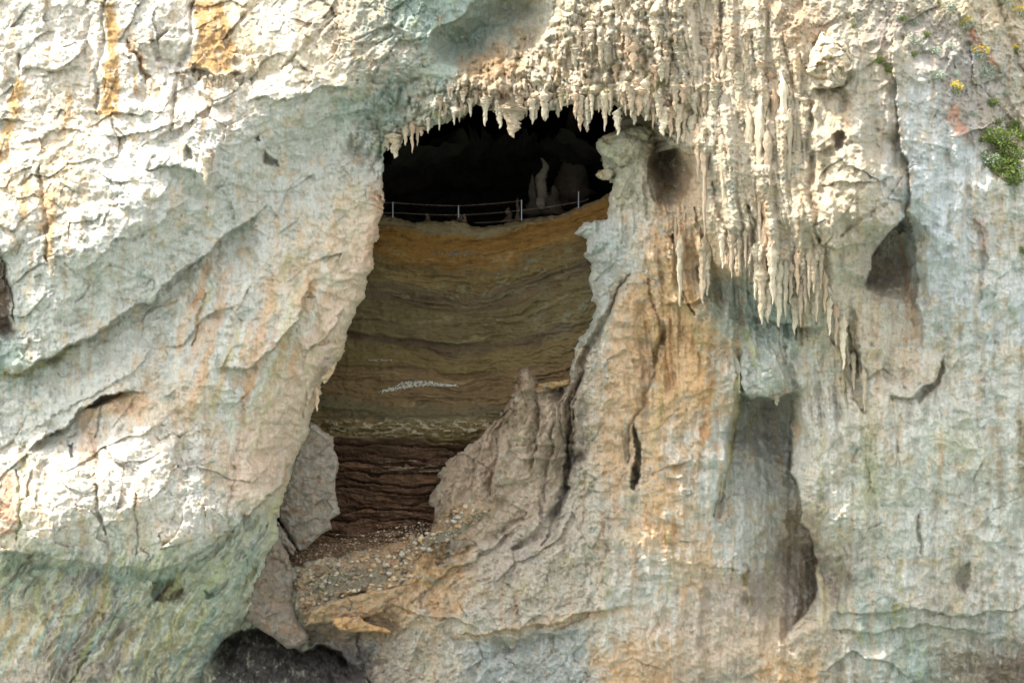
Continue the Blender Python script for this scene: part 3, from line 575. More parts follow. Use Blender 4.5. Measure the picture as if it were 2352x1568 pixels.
for a in [
    (380, 60, 90, 80, .9, 30, .7), (120, 120, 90, 80, .6), (290, 160, 60, 60, .5), (640, 100, 70, 60, .6, 20), (560, 60, 50, 70, .6), (480, 390, 26, 60, 1.3, 0, .7), (478, 372, 16, 20, .8), (465, 200, 20, 34, .6), (520, 180, 18, 20, .6), (494, 182, 16, 18, .5),
    (200, 560, 130, 90, .9, -30), (320, 470, 90, 80, .7, -35), (120, 700, 80, 90, .6, 20), (60, 830, 50, 24, .6), (330, 1000, 90, 70, .8, -20, .7), (250, 940, 46, 36, .6), (170, 1120, 80, 90, .9, 10, .7), (280, 1130, 60, 100, .8, 0, .7), (360, 1120, 60, 90, .8, 15, .7), (400, 1240, 60, 40, .7, -20), (130, 1230, 60, 40, .5), (460, 1080, 60, 80, .5),
    (560, 640, 120, 70, .5, -40), (660, 560, 90, 60, .5, -50), (760, 560, 40, 100, .5, 10), (600, 780, 60, 60, .4), (720, 880, 30, 90, .5, 15), (760, 600, 60, 60, .4), (1150, 180, 150, 60, .8, -5), (1190, 262, 26, 26, .9), (1000, 255, 60, 40, .6, -20), (940, 290, 36, 36, .8), (1350, 200, 60, 60, .6), (1440, 215, 40, 50, .6), (850, 120, 60, 60, .5), (900, 160, 50, 60, .5, 30),
    (570, 1250, 50, 90, .6, 25), (500, 1330, 60, 60, .5, 30), (590, 1400, 24, 36, .6), (1310, 40, 36, 70, .8), (1340, 120, 26, 60, .6),
]: L.blob(*a)
for a in [
    ([(244, 0), (264, 0), (276, 60), (274, 140), (276, 200), (270, 268), (226, 268), (228, 200), (246, 140), (244, 60)], (198, 152, 84), .92, 5),
    ([(448, 0), (510, 0), (547, 137), (540, 168), (513, 171), (430, 160), (455, 85)], (192, 148, 82), .88, 8), ([(34, 171), (58, 185), (38, 300), (22, 376), (-20, 376), (10, 280)], (212, 168, 100), .88, 5), ([(50, 415), (70, 415), (66, 470), (52, 520), (40, 500)], (190, 152, 90), .75, 6),
    ([(300, 60), (330, 140), (352, 188), (340, 190), (300, 120)], (186, 148, 100), .8, 5), ([(100, 440), (128, 440), (132, 520), (124, 620), (106, 600)], (206, 164, 108), .75, 6), ([(228, 905), (330, 905), (360, 930), (300, 960), (236, 960)], (222, 176, 128), .75, 12), ([(178, 950), (232, 925), (220, 1010), (240, 1060), (180, 1080)], (216, 170, 124), .6, 12),
    ([(515, 1000), (620, 900), (700, 760), (780, 650), (850, 470), (880, 420), (885, 480), (840, 660), (760, 820), (690, 1000), (640, 1120), (520, 1160)], (220, 192, 164), .75, 20),
    ([(840, 420), (884, 400), (884, 470), (862, 600), (820, 640), (850, 500)], (212, 170, 134), .6, 10), ([(620, 780), (650, 775), (664, 800), (640, 806), (622, 800)], (190, 140, 80), .85, 5), ([(700, 640), (720, 640), (724, 670), (712, 690)], (194, 146, 82), .8, 5),
    ([(640, 1110), (600, 1150), (540, 1215), (480, 1260), (430, 1300), (340, 1320), (430, 1400), (540, 1440), (600, 1400), (625, 1280), (640, 1200)], (190, 198, 176), .3, 14, 1, .2),
    ([(0, 1268), (170, 1300), (340, 1320), (430, 1300), (400, 1350), (280, 1340), (120, 1310), (0, 1310)], (150, 170, 150), .7, 10), ([(150, 1320), (240, 1300), (235, 1345), (150, 1345)], (160, 150, 146), .7, 10), ([(100, 1440), (260, 1390), (330, 1460), (260, 1568), (70, 1568)], (168, 150, 138), .6, 20), ([(340, 1334), (415, 1330), (415, 1384), (345, 1384)], (118, 104, 78), .8, 6),  # the grey-green band under the lip is painted underside shade
    ([(-20, 600), (10, 600), (30, 760), (-20, 780)], (124, 92, 70), .8, 6), ([(0, 1090), (30, 1080), (40, 1220), (0, 1230)], (196, 142, 110), .7, 8), ([(0, 840), (60, 850), (150, 800), (200, 775), (180, 800), (110, 850), (60, 870), (0, 868)], (156, 146, 102), .8, 5, 3, .8),
    ([(1040, 130), (1130, 105), (1210, 150), (1200, 190), (1120, 190), (1050, 160)], (160, 126, 82), .6, 20, 5, .8), ([(1180, 60), (1230, 60), (1240, 110), (1190, 110)], (150, 122, 78), .6, 10, 6, .9), ([(1000, 90), (1100, 20), (1280, 0), (1270, 80), (1200, 60), (1080, 130), (1010, 160)], (150, 162, 148), .6, 34), ([(1100, 200), (1220, 200), (1190, 290), (1150, 270)], (172, 146, 118), .6, 12),  # the grey-green vault patch has the teal light there painted in
    ([(560, 100), (720, 60), (850, 200), (640, 220)], (222, 204, 168), .6, 30), ([(870, 300), (960, 250), (1000, 280), (920, 330), (885, 350)], (196, 182, 150), .5, 12),
]: stain(L, *a)
for a in [
    ([(312, 165), (318, 222)], 6, (204, 154, 98), .8), ([(470, 262), (460, 320)], 8, (214, 178, 136), .8), ([(160, 210), (150, 300)], 5, (200, 150, 90), .6), ([(478, 665), (462, 720), (452, 800)], 6, (222, 182, 130), .8), ([(486, 650), (470, 700)], 9, (196, 196, 150), .7),
    ([(410, 690), (408, 780), (400, 850)], 7, (222, 226, 214), .7), ([(55, 720), (54, 770)], 4, (210, 180, 120), .7), ([(700, 640), (660, 780), (600, 900), (540, 1000)], 6, (196, 190, 140), .6), ([(530, 910), (532, 1000), (534, 1060)], 9, (224, 226, 204), .7),
    ([(760, 870), (740, 930), (710, 990), (680, 1080), (650, 1150)], 7, (192, 188, 130), .7), ([(640, 1130), (630, 1200), (610, 1280)], 7, (208, 206, 150), .7), ([(250, 1310), (235, 1360), (225, 1420)], 7, (200, 172, 116), .8), ([(240, 1320), (250, 1400)], 6, (200, 196, 130), .6),
    ([(90, 1330), (80, 1400), (100, 1480)], 9, (206, 200, 146), .7), ([(160, 1350), (140, 1420)], 7, (206, 186, 130), .7), ([(280, 1410), (200, 1480), (165, 1568)], 8, (196, 196, 130), .8), ([(400, 1420), (380, 1500)], 7, (206, 196, 120), .7), ([(470, 1400), (440, 1480), (400, 1560)], 8, (194, 202, 150), .7),
    ([(540, 1260), (480, 1340), (430, 1400)], 8, (190, 198, 140), .7), ([(590, 1240), (560, 1320), (520, 1380)], 8, (150, 178, 160), .6), ([(600, 1290), (560, 1360)], 5, (124, 124, 60), .7), ([(40, 1100), (48, 1180), (40, 1240)], 7, (206, 206, 164), .7), ([(60, 1040), (50, 1090)], 8, (120, 120, 60), .6), ([(500, 1360), (470, 1440), (430, 1520)], 8, (146, 176, 158), .6),
    ([(0, 1380), (20, 1480), (10, 1560)], 10, (208, 186, 140), .6), ([(110, 560), (116, 620)], 7, (200, 170, 110), .7),
]: streak(L, *a)
for i_ in range(46):
    x_ = rng.uniform(440, 760); y_ = rng.uniform(560, 900); l_ = rng.uniform(60, 260); k_ = rng.uniform(.35, .75)
    streak(L, [(x_, y_), (x_ - l_ * .16, y_ + l_ * .5), (x_ - l_ * .34, y_ + l_)], rng.uniform(3, 11), [(220, 168, 112), (232, 230, 214), (204, 188, 136), (224, 182, 140)][i_ % 4], k_, i_)
for i_ in range(60):
    x_ = rng.uniform(20, 560); y_ = rng.uniform(1300, 1480); l_ = rng.uniform(40, 150)
    streak(L, [(x_, y_), (x_ - l_ * .3, y_ + l_ * .5), (x_ - l_ * .5, y_ + l_)], rng.uniform(3, 8), [(206, 200, 140), (222, 224, 206), (200, 176, 120), (168, 192, 176)][i_ % 4], rng.uniform(.5, .85), i_)
wb = sstep(1560, 1638, L.X)
L.D = L.D * (1 - wb) + C.D * wb; L.C = L.C * (1 - wb[..., None]) + C.C * wb[..., None]
ALB = .92
for q in (L, C):
    g_ = q.C.mean(-1, keepdims=True); q.C = (g_ + (q.C - g_) * .86) * ALB
o = L.mesh("left_cliff", maskL, M_rock, skirt=((.4, .15), (1.2, .5), (3, 1.3), (8, 3.5), (16, 6))); tag(o, kind='structure')
o = C.mesh("right_cliff", maskC, M_rock, skirt=((.4, .1), (1.2, .3), (3, .8), (7, 2.))); tag(o, kind='structure')

# ------------------------------------------------------------------ layered sediment wall inside, its floor and the chamber behind
q = Sheet(np.arange(540, 1600, 2.), np.arange(400, 1420, 2.), 700)
X, Y = q.X, q.Y
q.D = rbf([(560, 480, 12), (700, 520, 13), (870, 500, 14.5), (1000, 520, 15.5), (1110, 540, 15.6), (1250, 490, 14.6), (1340, 480, 12.6), (1400, 440, 10.5), (1500, 480, 8), (700, 700, 13.6), (870, 650, 15), (1050, 680, 15.8), (1200, 680, 15.3), (1340, 680, 12.8), (1500, 700, 9.5),
           (650, 900, 13.5), (850, 900, 15), (1000, 900, 15.4), (1150, 880, 14.8), (1300, 850, 13), (700, 960, 13), (900, 980, 13.6), (1060, 955, 13.6), (1170, 920, 12.8), (560, 1000, 12), (700, 1020, 14.5), (900, 1040, 15.2), (1080, 1020, 14.6),
           (780, 1100, 14.6), (900, 1110, 14.9), (1000, 1100, 14.4), (780, 1200, 13.2), (980, 1200, 13.2), (640, 1290, 11), (800, 1250, 11.6), (960, 1230, 11.8), (700, 1330, 9.5), (900, 1290, 9.8), (560, 1400, 9), (1000, 1400, 9.5), (1300, 1100, 14), (1560, 1200, 10)], X, Y)
sag = np.interp(X, [560, 760, 870, 960, 1050, 1110, 1200, 1300, 1390, 1600], [-40, -24, -8, 6, 16, 14, -6, -38, -70, -104]) * np.interp(Y, [450, 600, 950, 1100], [1, 1.15, .5, .1])
v = Y - sag
v = v + 13 * fbm(X / 170, Y / 50, 3, 710) + 2.5 * fbm(X / 24, Y / 12, 2, 711) + 3 * fbm(X / 60, Y / 16, 2, 715)
low = sstep(985, 1040, Y)
lay = .55 * pn(X / 500, v / 26, 720) + .38 * pn(X / 320, v / 11, 721) + .22 * pn(X / 180, v / 5, 722) + .10 * pn(X / 90, v / 2.6, 723)
lay = lay * (.45 + .7 * np.clip(fbm(X / 160, Y / 60, 3, 730) + .4, 0, 1.2))
saw = lambda t: (t - np.floor(t)) ** 1.6
st = saw((v + 6 * pn(X / 70, v / 30, 741)) / 21. + .5 * pn(X / 300, v / 40, 740)) * 1.35 + saw((v + 3 * pn(X / 50, v / 20, 742)) / 10.5) * .28
q.D -= (1 - low) * (1.0 * lay + .10 * fbm(X / 12, Y / 6, 4, 735, .65) + .12 * fbm(X / 30, Y / 90, 2, 737)) + low * sstep(1290, 1200, Y) * (st * -1.0 + .45 + .12 * fbm(X / 20, Y / 8, 3, 736)) + .3 * pn(X / 130, Y / 90, 745)
q.D -= .10 * fbm(X / 9, Y / 6, 3, 746) * (.4 + .8 * sstep(940, 1000, Y)) + .35 * sstep(1215, 1260, Y) * billow(X / 9, Y / 7, 2, 748)
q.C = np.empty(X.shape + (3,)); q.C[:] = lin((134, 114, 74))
def band(y0, y1, col, f=.9, sd=0, warp=10, x0=None, x1=None, soft=8):
    vv = v + warp * fbm(X / 90, v / 18, 3, 760 + sd)
    m = sstep(y0 - soft, y0 + soft, vv) * sstep(y1 + soft, y1 - soft, vv) * f
    if x0 is not None: m = m * sstep(x0 - 40, x0 + 40, X + 20 * pn(X / 30, Y / 10, sd)) * sstep(x1 + 40, x1 - 40, X)
    q.C[:] = q.C * (1 - m[..., None]) + m[..., None] * lin(col)
band(470, 535, (150, 132, 98), .9, 1); band(528, 600, (160, 114, 52), .8, 2); band(600, 640, (134, 108, 66), .7, 3, 10, 880, 1400); band(620, 650, (176, 146, 90), .5, 4, 12, 900, 1030); band(655, 700, (112, 92, 78), .6, 5); band(700, 800, (122, 108, 74), .7, 6)
band(780, 800, (104, 84, 66), .8, 7, 12); band(850, 930, (140, 112, 80), .7, 8); band(930, 965, (112, 106, 82), .6, 9)
for i in range(26):
    y0 = 560 + i * 16 + rng.rand() * 8; band(y0, y0 + 3, [(92, 78, 58), (176, 158, 116), (106, 84, 70)][i % 3], .55, 20 + i, 14, 760 + rng.rand() * 300, 1000 + rng.rand() * 400, 2.5)
band(1010, 1300, (112, 84, 64), .95, 50, 4)
for i in range(14): band(1045 + i * 13, 1049 + i * 13, [(142, 104, 76), (84, 60, 46)][i % 2], .7, 60 + i, 6, soft=3)
m = sstep(.05, .35, fbm(X / 26, Y / 9, 4, 781, .65)) * sstep(955, 975, Y) * sstep(1012, 990, Y + 0 * X); m = np.maximum(m, sstep(.3, .5, fbm(X / 60, Y / 5, 4, 782, .65)) * sstep(1050, 1062, Y) * sstep(1092, 1080, Y) * sstep(860, 900, X))
q.C = q.C * (1 - .85 * m[..., None]) + .85 * m[..., None] * lin((196, 180, 150)); q.D -= .25 * m
m = sstep(.25, .5, fbm(X / 30, v / 12, 4, 783, .65)) * np.exp(-(((X - 1230) + (Y - 620) * 2) / 190) ** 2) * np.exp(-((v - 640) / 55) ** 2)
m = np.maximum(m, sstep(.1, .5, fbm(X / 60, v / 7, 3, 784)) * sstep(1180, 1260, X) * np.exp(-((v - 760) / 50) ** 2))
q.C = q.C * (1 - .4 * m[..., None]) + .4 * m[..., None] * lin((150, 156, 134)); q.D -= .12 * m
m = sstep(1215, 1245, Y + 12 * pn(X / 40, Y / 10, 785)); q.C = q.C * (1 - m[..., None]) + m[..., None] * lin((150, 120, 92)) * (.75 + .5 * billow(X / 7, Y / 6, 2, 786))[..., None]
q.D -= .9 * sstep(955, 962, Y + .1 * (X - 1000) * (X > 1000) + 6 * pn(X / 30, Y / 30, 788)) * sstep(1040, 985, Y)
led = np.interp(X, [540, 780, 870, 900, 930, 950, 985, 1010, 1040, 1062, 1085, 1110, 1150, 1180, 1230, 1290, 1340, 1365, 1392, 1440, 1600], [496, 494, 492, 496, 504, 510, 506, 508, 505, 508, 518, 521, 514, 508, 500, 492, 470, 462, 446, 430, 420]) + 3 * pn(X / 14, Y / 50, 790)
q.D += 1.2 * (1 - np.sqrt(1 - (1 - np.clip((Y - led) / 22, 0, 1)) ** 2))
def qd(x, y): return float(q.D[int(round((y - 400) / 2)), int(round((x - 540) / 2))])
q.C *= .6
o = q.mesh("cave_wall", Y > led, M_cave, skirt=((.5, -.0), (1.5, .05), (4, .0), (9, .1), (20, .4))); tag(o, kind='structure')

def closed_mass():  # unseen box behind the cliff sheets, added to keep sky and sun out
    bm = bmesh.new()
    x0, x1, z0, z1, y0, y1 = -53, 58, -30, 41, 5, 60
    me = bpy.data.meshes.new("light_block_shell")
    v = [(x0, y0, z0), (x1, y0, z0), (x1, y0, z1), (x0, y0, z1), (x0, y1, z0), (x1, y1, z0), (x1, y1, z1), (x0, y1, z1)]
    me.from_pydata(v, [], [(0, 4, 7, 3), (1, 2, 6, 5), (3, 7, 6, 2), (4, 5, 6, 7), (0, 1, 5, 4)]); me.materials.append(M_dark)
    o = bpy.data.objects.new("light_block_shell", me); COL.objects.link(o); tag(o, kind='structure')
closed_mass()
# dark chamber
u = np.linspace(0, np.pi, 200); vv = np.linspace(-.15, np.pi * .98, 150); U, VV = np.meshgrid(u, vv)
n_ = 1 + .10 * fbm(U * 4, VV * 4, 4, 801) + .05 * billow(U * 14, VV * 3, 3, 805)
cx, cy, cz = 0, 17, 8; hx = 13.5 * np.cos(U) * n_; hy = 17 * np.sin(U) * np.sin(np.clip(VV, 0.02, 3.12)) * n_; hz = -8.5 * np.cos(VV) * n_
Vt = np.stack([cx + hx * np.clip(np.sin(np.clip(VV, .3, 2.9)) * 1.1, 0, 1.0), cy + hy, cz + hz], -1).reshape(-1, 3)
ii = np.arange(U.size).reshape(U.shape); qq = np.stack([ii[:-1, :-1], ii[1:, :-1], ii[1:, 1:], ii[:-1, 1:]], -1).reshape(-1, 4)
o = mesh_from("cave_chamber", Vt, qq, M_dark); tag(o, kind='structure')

# the sea below the cliff
s = NT("turquoise_water"); s.b.inputs['Base Color'].default_value = (.155, .205, .18, 1); s.b.inputs['Roughness'].default_value = .25
wn = s.noise(s.n('TexCoord').outputs['Object'], .5, 5); b = s.n('Bump'); b.inputs['Strength'].default_value = .4; s.l(wn, b.inputs['Height']); s.l(b.outputs[0], s.b.inputs['Normal'])
me = bpy.data.meshes.new("sea"); me.from_pydata([(-2000, -2000, -27.5), (2000, -2000, -27.5), (2000, 61, -27.5), (-2000, 61, -27.5)], [], [(0, 1, 2, 3)]); me.materials.append(s.m)
o = bpy.data.objects.new("sea", me); COL.objects.link(o); tag(o, kind='structure')

# ------------------------------------------------------------------ separate rocks
def rock(name, poly, depth, th, rad, seed, col, label, tex='r', lean=(0, 0), cat='rock', am=.6, mat=None, group=None):
    px = [p[0] for p in poly]; py = [p[1] for p in poly]; x0, x1, y0, y1 = min(px), max(px), min(py), max(py)
    r = Sheet(np.arange(x0 - 16, x1 + 16, 2.), np.arange(y0 - 16, y1 + 16, 2.), seed)
    X, Y = r.X, r.Y; r.WX = X + (r.WX - X) * .45; r.WY = Y + (r.WY - Y) * .45
    d, _, _ = pdist(poly + [poly[0]], r.WX, r.WY); rad = rad * .5; am = am * 1.3
    r.D = depth + lean[0] * (X - (x0 + x1) / 2) / 100. + lean[1] * (Y - (y0 + y1) / 2) / 100. + th * (1 - np.sqrt(1 - (1 - np.clip(d / rad, 0, 1)) ** 2))
    f1, c1 = facets(X / 44, Y / 30, seed, 1.4); f2, c2 = facets(X / 17, Y / 13, seed + 1, 1.5)
    r.D -= am * (.3 * f1 + .16 * f2 + .12 * fbm(X / 12, Y / 12, 4, seed + 2, .65) + .3 * (1 - billow(X / 40, Y / 26, 3, seed + 3)))
    r.C = np.empty(X.shape + (3,)); r.C[:] = lin(col)
    n = sstep(.1, .7, fbm(X / 24, Y / 34, 4, seed + 4, .6))[..., None]; r.C = r.C * (1 - .5 * n) + .5 * n * r.C * np.array([1.12, .86, .62])
    n = sstep(.2, .8, fbm(X / 18, Y / 22, 4, seed + 5, .6))[..., None]; r.C = r.C * (1 - .5 * n) + .5 * n * lin((160, 166, 158)) * .8
    cxm, cym = sum(px) / len(px), sum(py) / len(py); base = Vector(P(cxm, max(py), depth))
    o = r.mesh(name, inpoly(poly, r.WX, r.WY), mat or M_rock, skirt=((th * .5, .1), (th, th * .35), (th * 1.4, th * .8)))
    me = o.data; co = np.empty(len(me.vertices) * 3, np.float32); me.vertices.foreach_get("co", co)
    co = co.reshape(-1, 3) - np.array(base, np.float32); me.vertices.foreach_set("co", co.ravel()); me.update(); o.location = base
    return tag(o, label, cat, group)
rock("leaning_slab", [(680, 960), (716, 968), (740, 984), (768, 1000), (766, 1034), (780, 1062), (772, 1130), (779, 1176), (760, 1196), (766, 1216), (736, 1232), (700, 1262), (684, 1266), (664, 1240), (640, 1190), (620, 1150), (630, 1080), (660, 1010)], 9.0, 1.0, 22, 901, (156, 144, 130),
     "tall leaning grey-brown slab standing between the white cliff edge and the dark layered sediment", lean=(-.9, .3))
rock("rock_splinter", [(640, 1196), (660, 1236), (680, 1262), (676, 1278), (662, 1270), (640, 1240), (600, 1200), (610, 1180)], 8.6, .8, 14, 902, (150, 136, 122), "narrow grey splinter wedged against the foot of the leaning slab", lean=(-.5, 0))
rock("hanging_spur", [(640, 1214), (658, 1262), (676, 1318), (670, 1348), (676, 1390), (684, 1428), (710, 1456), (704, 1478), (686, 1494), (660, 1492), (630, 1466), (598, 1446), (560, 1420), (560, 1300), (600, 1220)], 7.2, 1.4, 36, 903, (146, 132, 116),
     "pointed grey-brown rock spur hanging down behind the green-streaked cliff edge", lean=(-.4, -.3))
rock("jutting_block", [(762, 1416), (790, 1411), (828, 1414), (836, 1426), (872, 1436), (899, 1446), (898, 1455), (862, 1450), (820, 1454), (784, 1450), (764, 1436)], 4.4, .9, 13, 904, (190, 152, 106),
     "small orange-buff block jutting out below the rubble slope", lean=(0, .6))
rock("rock_shelf", [(700, 1440), (716, 1400), (760, 1376), (830, 1362), (900, 1350), (935, 1340), (930, 1362), (892, 1388), (884, 1412), (840, 1420), (760, 1430)], 5.6, 1.0, 20, 905, (172, 146, 112), "buff layered shelf under the rubble slope, above the small orange block", lean=(0, .8))
rock("mushroom_rock", [(1367, 340), (1370, 322), (1384, 310), (1410, 300), (1440, 293), (1482, 285), (1500, 300), (1490, 330), (1462, 348), (1440, 380), (1418, 384), (1404, 368), (1384, 362)], 5.0, 1.2, 20, 906, (172, 168, 140),
     "flat-topped pale mushroom-shaped rock at the right end of the cave mouth", lean=(-.5, -.6))
rock("small_outcrop", [(1366, 402), (1372, 393), (1392, 380), (1410, 388), (1414, 400), (1402, 414), (1384, 414)], 5.8, .7, 12, 907, (166, 156, 128), "small buff knob poking out under the mushroom-shaped rock")
0 and rock("rock_stub", [(1180, 902), (1182, 872), (1190, 854), (1214, 847), (1230, 858), (1236, 880), (1230, 905), (1204, 930), (1186, 930)], 11.2, .9, 16, 908, (140, 124, 106), "rounded grey-brown stub topping the buttress right of the layered wall")
rock("rock_bridge", [(1222, 892), (1236, 880), (1262, 876), (1292, 872), (1312, 866), (1310, 884), (1284, 892), (1256, 900), (1228, 904)], 9.6, .6, 10, 909, (160, 134, 92), "narrow buff ledge bridging the stub and the dark crevice beside it")
rock("hanging_boulder", [(1886, 70), (1920, 84), (1946, 100), (1958, 130), (1952, 168), (1936, 196), (1912, 202), (1896, 186), (1870, 178), (1850, 168), (1862, 120)], -2.1, 1.8, 60, 910, (222, 204, 174),
     "big rounded cream boulder bulging over the right end of the dripstone curtains", lean=(.2, -1.2), am=1.1)
rock("rock_flake", [(738, 868), (756, 846), (778, 822), (774, 834), (768, 850), (754, 872), (744, 884)], 4.4, .4, 6, 911, (200, 180, 148), "thin pointed flake sticking out of the white cliff edge")
rock("niche_block", [(1704, 800), (1740, 774), (1790, 780), (1820, 820), (1822, 880), (1800, 904), (1760, 914), (1716, 908), (1700, 880), (1698, 830)], 4.6, 1.5, 40, 912, (178, 180, 168), "rounded grey-green block hanging over the dark square niche", lean=(0, -1.3))

# ------------------------------------------------------------------ stalactites
def drip_mesh(seed, n=22, seg=16, col=(206, 188, 156), knob=1.0):
    r = np.random.RandomState(seed); th = np.linspace(0, 2 * np.pi, seg, endpoint=False); t = np.linspace(0, 1, n)
    TT, TH = np.meshgrid(t, th, indexing='ij')
    prof = (1 - TT) ** (.55 + .35 * r.rand()) * (1 - .12 * TT) + .04
    prof = prof * (1 + knob * (.20 * pn(TT * 9 + seed, TH * 0 + seed * .7, seed) + .16 * pn(TT * 14, np.cos(TH) * 1.3 + np.sin(TH) * 2.1 + seed, seed + 1) + .14 * pn(TT * 26, np.sin(TH) * 3.3 + np.cos(TH), seed + 2)))
    if r.rand() < .4: prof = prof * (1 - .35 * sstep(.25, .4, TT) * sstep(.6, .45, TT))
    prof = prof * (.25 + .75 * sstep(0, .14 + .1 * r.rand(), TT)) * (.8 + .34 * knob * domes(TT * 16 + .0 * TH, TH * 1.9 + seed, seed + 7))
    prof[-1] = 0.02
    bx = .35 * pn(t * 3, t * 0 + seed, seed + 4)[:, None] * t[:, None]
    V = np.stack([.5 * prof * np.cos(TH) + bx, .42 * prof * np.sin(TH) + .9 * np.exp(-TT / .07), -TT], -1).reshape(-1, 3)
    i = np.arange(n * seg).reshape(n, seg); a = i[:-1]; b = i[1:]
    q = np.stack([a, b, np.roll(b, -1, 1), np.roll(a, -1, 1)], -1).reshape(-1, 4)
    c = lin(col) * np.array([1.04, 1.0, .95]) * (1 + .12 * r.randn()); cc = c * (1 + .16 * pn(TT * 8 + 3 * seed, np.sin(TH) * 1.5, seed + 8))[..., None] * (1 + .12 * TT[..., None])
    return V, q, cc.reshape(-1, 3)
protos = []
for k in range(14):
    V, q_, c_ = drip_mesh(40 + k, n=44 if k % 3 else 64, seg=20, col=[(202, 188, 164), (190, 174, 152), (214, 202, 180), (178, 170, 150), (204, 180, 154)][k % 5], knob=1.45)
    o = mesh_from("stalactite", V, q_, M_stal, c_); protos.append(o)
used = set()
def sheet_depth(x, y, sh=None):
    sh = sh or (C if (x > 1640 or y > 420 and x > 900) else L)
    j = int(np.clip(np.searchsorted(sh.ys, y), 0, len(sh.ys) - 1)); i = int(np.clip(np.searchsorted(sh.xs, x), 0, len(sh.xs) - 1))
    return float(sh.D[j, i])
def hang(x, yt, yb, wd, label, group, dd=0.0, k=None):
    k = random.randrange(len(protos)) if k is None else k
    src = protos[k]
    if k in used: o = src.copy(); COL.objects.link(o)
    else: o = src; used.add(k)
    d = min(sheet_depth(x, yt + (yb - yt) * f) for f in (0, .2, .4)) + dd
    o.location = P(x, yt, d); t = (DIST + d) / DIST
    wm = wd / K * t; o.scale = (wm, wm, (yb - yt) / K * t); o.rotation_euler = (0, 0, random.uniform(-.5, .5) + (math.pi if random.random() < .5 else 0))
    return tag(o, label, "stalactite", group)
FR = "stalactites fringing the cave mouth"
LF, MF, RF = "short cream stalactite on the low left end of the fringe over the cave mouth", "short jagged stalactite in the middle of the fringe over the black cave mouth", "knobbly stalactite on the right end of the fringe beside the mushroom-shaped rock"
for x, yt, yb, wd, lb in [
    (906, 322, 364, 20, "broad stalactite with the lowest tip at the far left end of the fringe"), (893, 326, 352, 12, LF), (922, 318, 346, 14, LF), (934, 312, 344, 14, LF), (947, 306, 353, 13, "slim pointed stalactite, second lowest tip at the left end of the fringe"), (958, 300, 326, 10, LF), (970, 296, 318, 9, LF), (985, 288, 308, 9, LF), (997, 284, 308, 8, LF),
    (1012, 280, 300, 9, MF), (1030, 272, 293, 8, MF), (1043, 268, 284, 9, MF), (1056, 262, 282, 9, MF), (1181, 250, 317, 27, "largest stalactite in the middle of the fringe, hanging alone over the black cave mouth"), (1150, 250, 286, 15, MF), (1163, 252, 290, 14, MF), (1196, 250, 284, 13, MF), (1138, 246, 268, 12, MF), (1170, 250, 296, 15, MF),
    (1208, 242, 270, 11, MF), (1222, 240, 287, 16, "slim bright stalactite just right of the largest one in the fringe"), (1235, 238, 258, 9, MF), (1246, 232, 258, 10, MF), (1258, 226, 272, 17, "stout stalactite third right of the largest one in the fringe"), (1272, 226, 252, 10, MF), (1290, 222, 244, 15, MF), (1302, 220, 248, 9, MF),
    (1321, 232, 270, 13, MF), (1332, 230, 289, 19, "long tapering stalactite over the pale stalagmite in the cave"), (1348, 240, 292, 15, "narrow stalactite right of the long tapering one over the stalagmite"), (1362, 240, 274, 10, RF), (1374, 234, 268, 9, RF), (1389, 226, 303, 15, "thin spear-like stalactite whose tip nearly meets the mushroom-shaped rock"), (1404, 226, 250, 12, RF),
    (1428, 226, 252, 14, RF), (1440, 224, 258, 13, RF), (1452, 220, 266, 14, RF), (1464, 206, 276, 19, RF), (1482, 190, 279, 24, "thick knobbly stalactite above the mushroom-shaped rock"), (1500, 190, 297, 23, "long bright stalactite below the brown moss patch"), (1512, 230, 274, 14, RF), (1523, 250, 312, 16, RF), (1538, 254, 325, 19, RF), (1557, 246, 332, 24, "thick stalactite hanging at the upper edge of the dark recess right of the cave"), (1574, 270, 330, 20, RF), (1590, 280, 338, 16, RF)]:
    plain = lb in (LF, MF, RF)
    if plain and random.random() < .12: continue
    hang(x + random.uniform(-3, 3) * plain, yt - random.uniform(6, 26), yb + random.choice([-14, -9, -5, 0, 4, 10]) * plain, wd * random.choice([.8, 1.1, 1.3, 1.6, 1.9]), lb, FR, -.02)
CU = "dripstone rods of the tall curtain"
CL = "long slender dripstone rod among the pale curtains right of the cave"
for x, yt, yb, wd, lb in [(1722, 250, 560, 26, CL), (1744, 230, 610, 25, "longest cream dripstone rod in the middle of the tall curtain"), (1764, 300, 530, 22, CL), (1780, 200, 430, 19, CL), (1800, 170, 420, 22, CL), (1812, 260, 530, 19, CL), (1835, 250, 480, 17, CL), (1700, 280, 480, 23, CL), (1681, 300, 520, 19, CL), (1660, 310, 480, 19, CL),
    (1642, 330, 600, 21, CL), (1618, 330, 545, 17, CL), (1604, 290, 405, 26, "short thick rod with a blunt tip at the left edge of the tall curtain"), (1850, 300, 500, 15, CL), (1730, 100, 250, 22, CL), (1765, 120, 260, 18, CL), (1690, 140, 290, 22, CL), (1660, 120, 250, 20, CL), (1790, 430, 640, 20, CL), (1756, 500, 700, 24, CL)]:
    if x in (1700, 1681, 1642, 1850, 1730, 1690, 1790): continue
    hang(x, yt - 10, yb, wd * random.uniform(.7, 1.1), lb, CU, .26)
DR = "stalactites along the lower edge of the curtain"
DL = "small pointed stalactite on the lower edge of the tall dripstone curtain"
